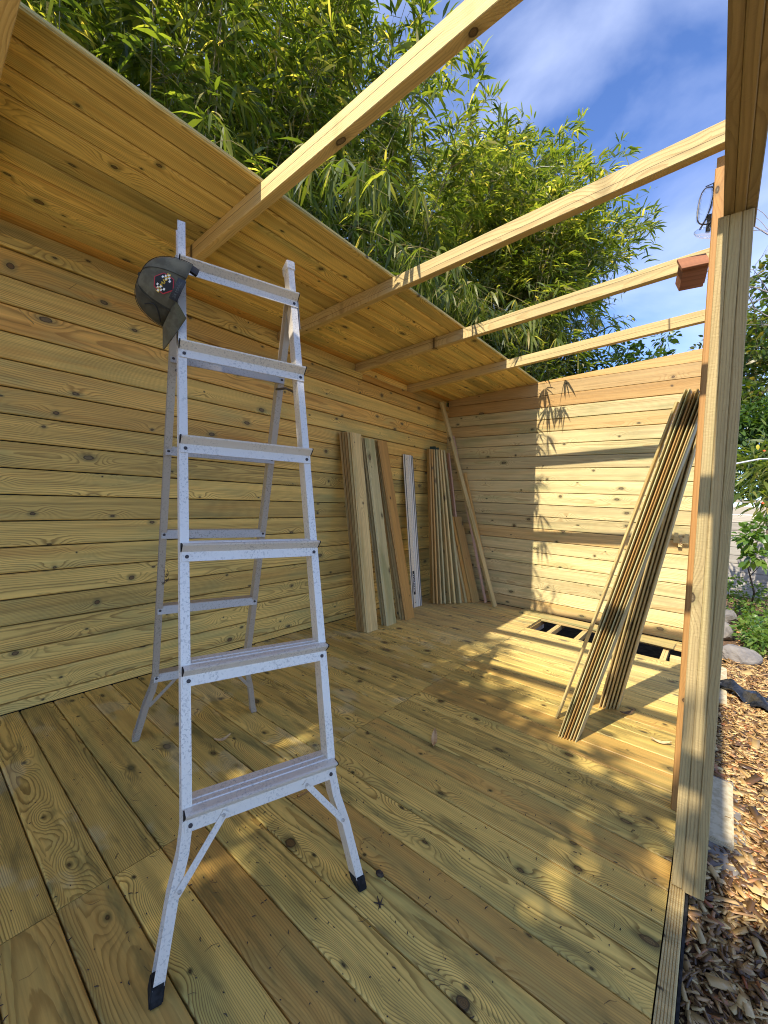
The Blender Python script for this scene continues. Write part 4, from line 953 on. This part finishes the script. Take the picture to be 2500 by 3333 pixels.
# stone slab on mortar, membrane, rocks
sl_ = thing('stone_slab', 'pale yellow stone slab set in mortar among wood chips beside the post', 'stone slab', (2.86, 2.38, -0.17))
def roughbox(name, pts, z0, z1, mat, parent):
    bm = bmesh.new(); a = [bm.verts.new((x, y, z0)) for x, y in pts]; b = [bm.verts.new((x, y, z1)) for x, y in pts]
    bm.faces.new(b); bm.faces.new(a[::-1])
    for i in range(len(pts)): bm.faces.new((a[i], a[(i+1) % len(pts)], b[(i+1) % len(pts)], b[i]))
    bmesh.ops.recalc_face_normals(bm, faces=bm.faces)
    bmesh.ops.bevel(bm, geom=list(bm.edges), offset=0.006, segments=2, affect='EDGES'); return from_bm(name, bm, mat, parent)
roughbox('slab', [(2.79, 2.15), (2.905, 2.14), (2.912, 2.64), (2.80, 2.66)], -0.165, -0.13, M['slab'], sl_)
roughbox('mortar', [(2.785, 2.02), (2.90, 1.98), (2.955, 2.10), (2.94, 2.45), (2.92, 2.7), (2.79, 2.7)], -0.185, -0.150, M['concrete'], sl_)
s2 = roughbox('stone_slab', [(2.80, 3.75), (2.905, 3.74), (2.915, 4.55), (2.80, 4.6)], -0.165, -0.125, M['slab'], None); setp(s2, 'second pale slab further back behind the black plastic', 'stone slab')
# black plastic sheet: a crumpled strip
v = []; f = []; nx, ny = 26, 6
for i in range(nx+1):
    t = i/nx
    for j in range(ny+1):
        s_ = j/ny; cx_ = 2.80+0.50*t; cy2 = 3.98-0.30*t**1.5+0.10*math.sin(2.2*t+0.3)
        wd_ = 0.03+0.17*t; zz = -0.125+0.030*math.sin(s_*7+t*9)+0.018*math.sin(t*23+s_*3)+0.03*(1-t)
        v.append((cx_+0.05*(s_-0.5), cy2+(s_-0.5)*wd_*2, zz))
for i in range(nx):
    for j in range(ny): f.append((i*(ny+1)+j, (i+1)*(ny+1)+j, (i+1)*(ny+1)+j+1, i*(ny+1)+j+1))
o = mesh('plastic_sheet', v, f, M['plastic'], None, None, True); mo = o.modifiers.new('thickness', 'SOLIDIFY'); mo.thickness = 0.002; setp(o, 'crumpled black plastic sheet lying across the wood chips', 'plastic sheet')
rock('rock', (3.00, 5.0, -0.12), 0.15, M['rock'], 'large grey rock at the edge of the wood chips beyond the post', 'rock', 4, 1, (1.2, 1.0, 0.8))
rock('rock', (2.93, 5.8, -0.11), 0.13, M['rock'], 'smaller rock behind the large grey rock', 'rock', 4, 2, (0.9, 1, 0.9))
rock('rock', (2.94, 6.6, -0.10), 0.15, M['rock'], 'rock furthest back under the low plants', 'rock', 4, 4, (0.9, 1, 0.8))
# grey slatted fence
fe = thing('garden_fence', 'weathered grey fence of horizontal boards behind the plants', 'fence', (4.4, 9.0, -0.2))
for i in range(11):
    z = -0.12+0.137*i
    plank('fence_board', (4.6, 9.0+random.uniform(-0.004, 0.004), z), (1, 0, 0), (0, 0, 1), (4.6, 0.131, 0.022), M['greyboard'], fe, 0.003)
plank('top_rail', (4.6, 8.98, 1.465-0.06), (1, 0, 0), (0, 0, 1), (4.6, 0.05, 0.05), M['greyboard'], fe, 0.003)
for x in (2.75, 4.55, 6.4): plank('fence_post', (x, 9.06, 0.6), (0, 0, 1), (1, 0, 0), (1.7, 0.09, 0.09), M['greyboard'], fe, 0.003)

gT = 'trees beyond the garden fence'
crown_tree('garden_tree', 'dark green tree beyond the fence, at the right edge beside the post', 'tree', (3.5, 11.0, -0.2), (3.5, 11.0, 4.2),
           [(3.05, 10.6, 3.0, .7, .8, .9), (3.6, 10.8, 3.6, .9, .8, 1.0), (3.2, 10.9, 4.6, .7, .8, .8), (4.2, 11, 4.4, 1.0, .9, 1.1), (3.7, 11, 5.5, .8, .8, .8), (4.6, 11, 5.8, .9, .8, .8), (2.75, 10.8, 3.9, .42, .6, .8)], 7000, M['tree_leaf'], 0.16, 0.4, gT, 0.11)
crown_tree('garden_tree', 'brownish thin-leaved tree behind the dark tree, its edge showing left of the post', 'tree', (2.6, 14.5, -0.2), (2.7, 14.5, 4.5),
           [(2.35, 14.3, 4.6, .5, .7, 1.2), (2.6, 14.5, 5.6, .6, .7, .9), (3.1, 14.5, 5.0, .8, .8, 1.2), (2.25, 14.5, 3.6, .5, .7, .9)], 3000, M['dusky_leaf'], 0.15, 0.4, gT, 0.09)
crown_tree('garden_shrub', 'tall mixed green shrub hanging over the grey fence', 'shrub', (3.4, 9.7, -0.2), (3.4, 9.5, 1.9),
           [(3.1, 9.3, 1.9, .5, .5, .55), (3.6, 9.2, 2.0, .6, .5, .6), (3.3, 9.5, 2.7, .6, .5, .5), (2.95, 9.6, 2.5, .4, .4, .5), (4.1, 9.4, 2.3, .6, .5, .7)], 5200, M['hedge_leaf'], 0.12, 0.42, None, 0.05)
fs = crown_tree('flowering_shrub', 'shrub with orange-red flowers and pale narrow leaves near the right edge', 'shrub', (3.35, 7.4, -0.2), (3.32, 7.3, 1.5),
                [(3.12, 7.1, 1.75, .22, .25, .35), (3.4, 7.2, 1.9, .28, .25, .4), (3.35, 7.3, 1.45, .3, .25, .3)], 700, M['bamboo_leaf'], 0.19, 0.17, None, 0.018)
v, f = [], []
for i in range(16):
    c = Vector(random.choice([(3.16, 6.85, 2.0), (3.28, 6.9, 1.85), (3.24, 6.85, 1.35), (3.36, 6.9, 2.1), (3.3, 6.9, 1.6)]))+Vector((random.gauss(0, .03), random.gauss(0, .05), random.gauss(0, .03)))
    for k in range(5):
        a = 6.28*k/5; d = Vector((math.cos(a), math.sin(a)*0.6, math.sin(a)*0.8))*0.014; e = Vector((-math.sin(a), 0.3, math.cos(a)))*0.008
        b0 = len(v); v += [c, c+d*0.6+e, c+d, c+d*0.6-e]; f.append((b0, b0+1, b0+2, b0+3))
mesh('flowers', v, f, M['flower'], fs)['kind'] = 'stuff'
crown_tree('young_shrub', 'young broad-leaved shrub in front of the grey fence by the right edge', 'shrub', (3.2, 7.6, -0.2), (3.12, 6.6, 0.85),
           [(3.08, 6.5, 0.93, .10, .12, .12), (3.22, 6.6, 1.0, .14, .12, .12), (3.15, 6.6, 0.7, .08, .1, .08)], 170, M['ground_leaf'], 0.10, 0.6, None, 0.014)
for i, (c, r_, n_, lb_) in enumerate((((3.08, 7.2, 0.08), (.26, .35, .26), 620, 'bushy bright green plant at the foot of the grey fence'),
                                     ((3.18, 5.6, -0.04), (.2, .42, .13), 700, 'low spreading green plant among the rocks'),
                                     ((3.42, 5.9, 0.0), (.25, .5, .17), 600, 'low leafy plant at the right edge above the wood chips'),
                                     ((3.2, 6.6, -0.02), (.22, .3, .14), 380, 'yellowish green low plant between the rocks and the fence'))):
    crown_tree('garden_plant', lb_, 'plant', (c[0], c[1], -0.19), (c[0], c[1], c[2]), [(*c, *r_)], n_, M['ground_leaf'], 0.058, 0.5, 'low garden plants', 0.006)
# pale bare branches reaching past the post, and a distant bare tree
def bare(name, label, base, dirs, r0, mat, cat='tree', lev=3):
    sv, sf = [], []
    def br(p, d, L_, r_, l):
        pts = [p]; dd_ = Vector(d)
        for i in range(4):
            dd_ = (dd_+Vector((random.gauss(0, .16), random.gauss(0, .16), random.gauss(0.03, .12)))).normalized(); pts.append(pts[-1]+dd_*L_/4)
        tube(pts, [r_*(1-0.16*i) for i in range(5)], 5, sv, sf)
        if l > 0:
            for k in range(3): br(pts[random.randint(1, 4)], (dd_+Vector((random.gauss(0, .5), random.gauss(0, .5), random.gauss(.1, .4)))).normalized(), L_*0.6, r_*0.5, l-1)
    for d in dirs: br(Vector(base), Vector(d), d[3] if len(d) > 3 else 2.0, r0, lev)
    return setp(mesh(name, sv, sf, mat), label, cat)
def bare_tree(name, label, base, limbs_, r0, lev=3):
    sv, sf = [], []; root = thing(name, label, 'tree', base)
    b = Vector(base); tube([b, b+Vector((0.05, 0, 3)), b+Vector((0, 0, 5.2))], [r0*2, r0*1.5, r0], 7, sv, sf); mesh('trunk', sv, sf, M['barepale'], root)
    for (st_, d, L_) in limbs_:
        sv, sf = [], []
        def br(p, d, L_, r_, l):
            pts = [p]; dd_ = Vector(d).normalized()
            for i in range(4):
                dd_ = (dd_+Vector((random.gauss(0, .14), random.gauss(0, .14), random.gauss(0.04, .12)))).normalized(); pts.append(pts[-1]+dd_*L_/4)
            tube(pts, [r_*(1-0.17*i) for i in range(5)], 5, sv, sf)
            if l > 0:
                for k in range(3): br(pts[random.randint(1, 4)], (dd_+Vector((random.gauss(0, .5), random.gauss(0, .5), random.gauss(.15, .35)))).normalized(), L_*0.6, r_*0.5, l-1)
        br(Vector(base)+Vector(st_), d, L_, r0*0.5, lev); mesh('branch', sv, sf, M['barepale'], root)
bare_tree('bare_tree', 'pale leafless tree with thin branches showing past the top of the post', (3.6, 8.6, -0.2), [((0, 0, 5.0), (-0.75, -0.2, 0.9), 1.6), ((0, 0, 4.6), (-0.8, -0.1, 0.35), 0.9), ((0, 0, 4.2), (-0.7, -0.2, 0.1), 0.7), ((0, 0, 5.2), (0.3, 0, 1), 1.8)], 0.035)
v, f = tube([(2.86, 5.4, 1.69), (3.1, 6.0, 1.80), (3.6, 7.0, 1.9)], 0.008, 6); setp(mesh('cord', v, f, M['white_rope']), 'white cord stretched through the shrubs right of the post', 'cord')

# ------------------------------------------------------------------ trees behind the camera that shade the near half of the deck
gS = 'trees behind the camera'
for i, (x, lb_) in enumerate(((1.25, 'tallest leafy tree off the near end of the deck, beside the roof edge'), (2.35, 'middle leafy tree off the near end of the deck'), (3.35, 'lowest leafy tree off the near end of the deck, on the garden side'))):
    bl = []
    for k in range(20):
        xx = x+random.uniform(-0.5, 0.5); yy = random.uniform(-4.2, -3.4)
        y0 = 1.2+1.0*min(1.6, max(0.0, 2.6-xx)); zt = (y0-yy)/1.014
        zz = random.uniform(2.6, zt-0.45) if k > 7 else zt-0.45
        if k < 3: bl.append((xx, yy, zt+random.uniform(0.1, 0.45), .25, .2, .2)); continue
        bl.append((xx, yy, zz, random.uniform(.42, .58), random.uniform(.3, .45), random.uniform(.42, .55)))
    crown_tree('hedge_tree', lb_, 'tree', (x, -3.8, -0.22), (x, -3.8, 3.6), bl, 6500, M['tree_leaf'], 0.17, 0.42, gS, 0.08)
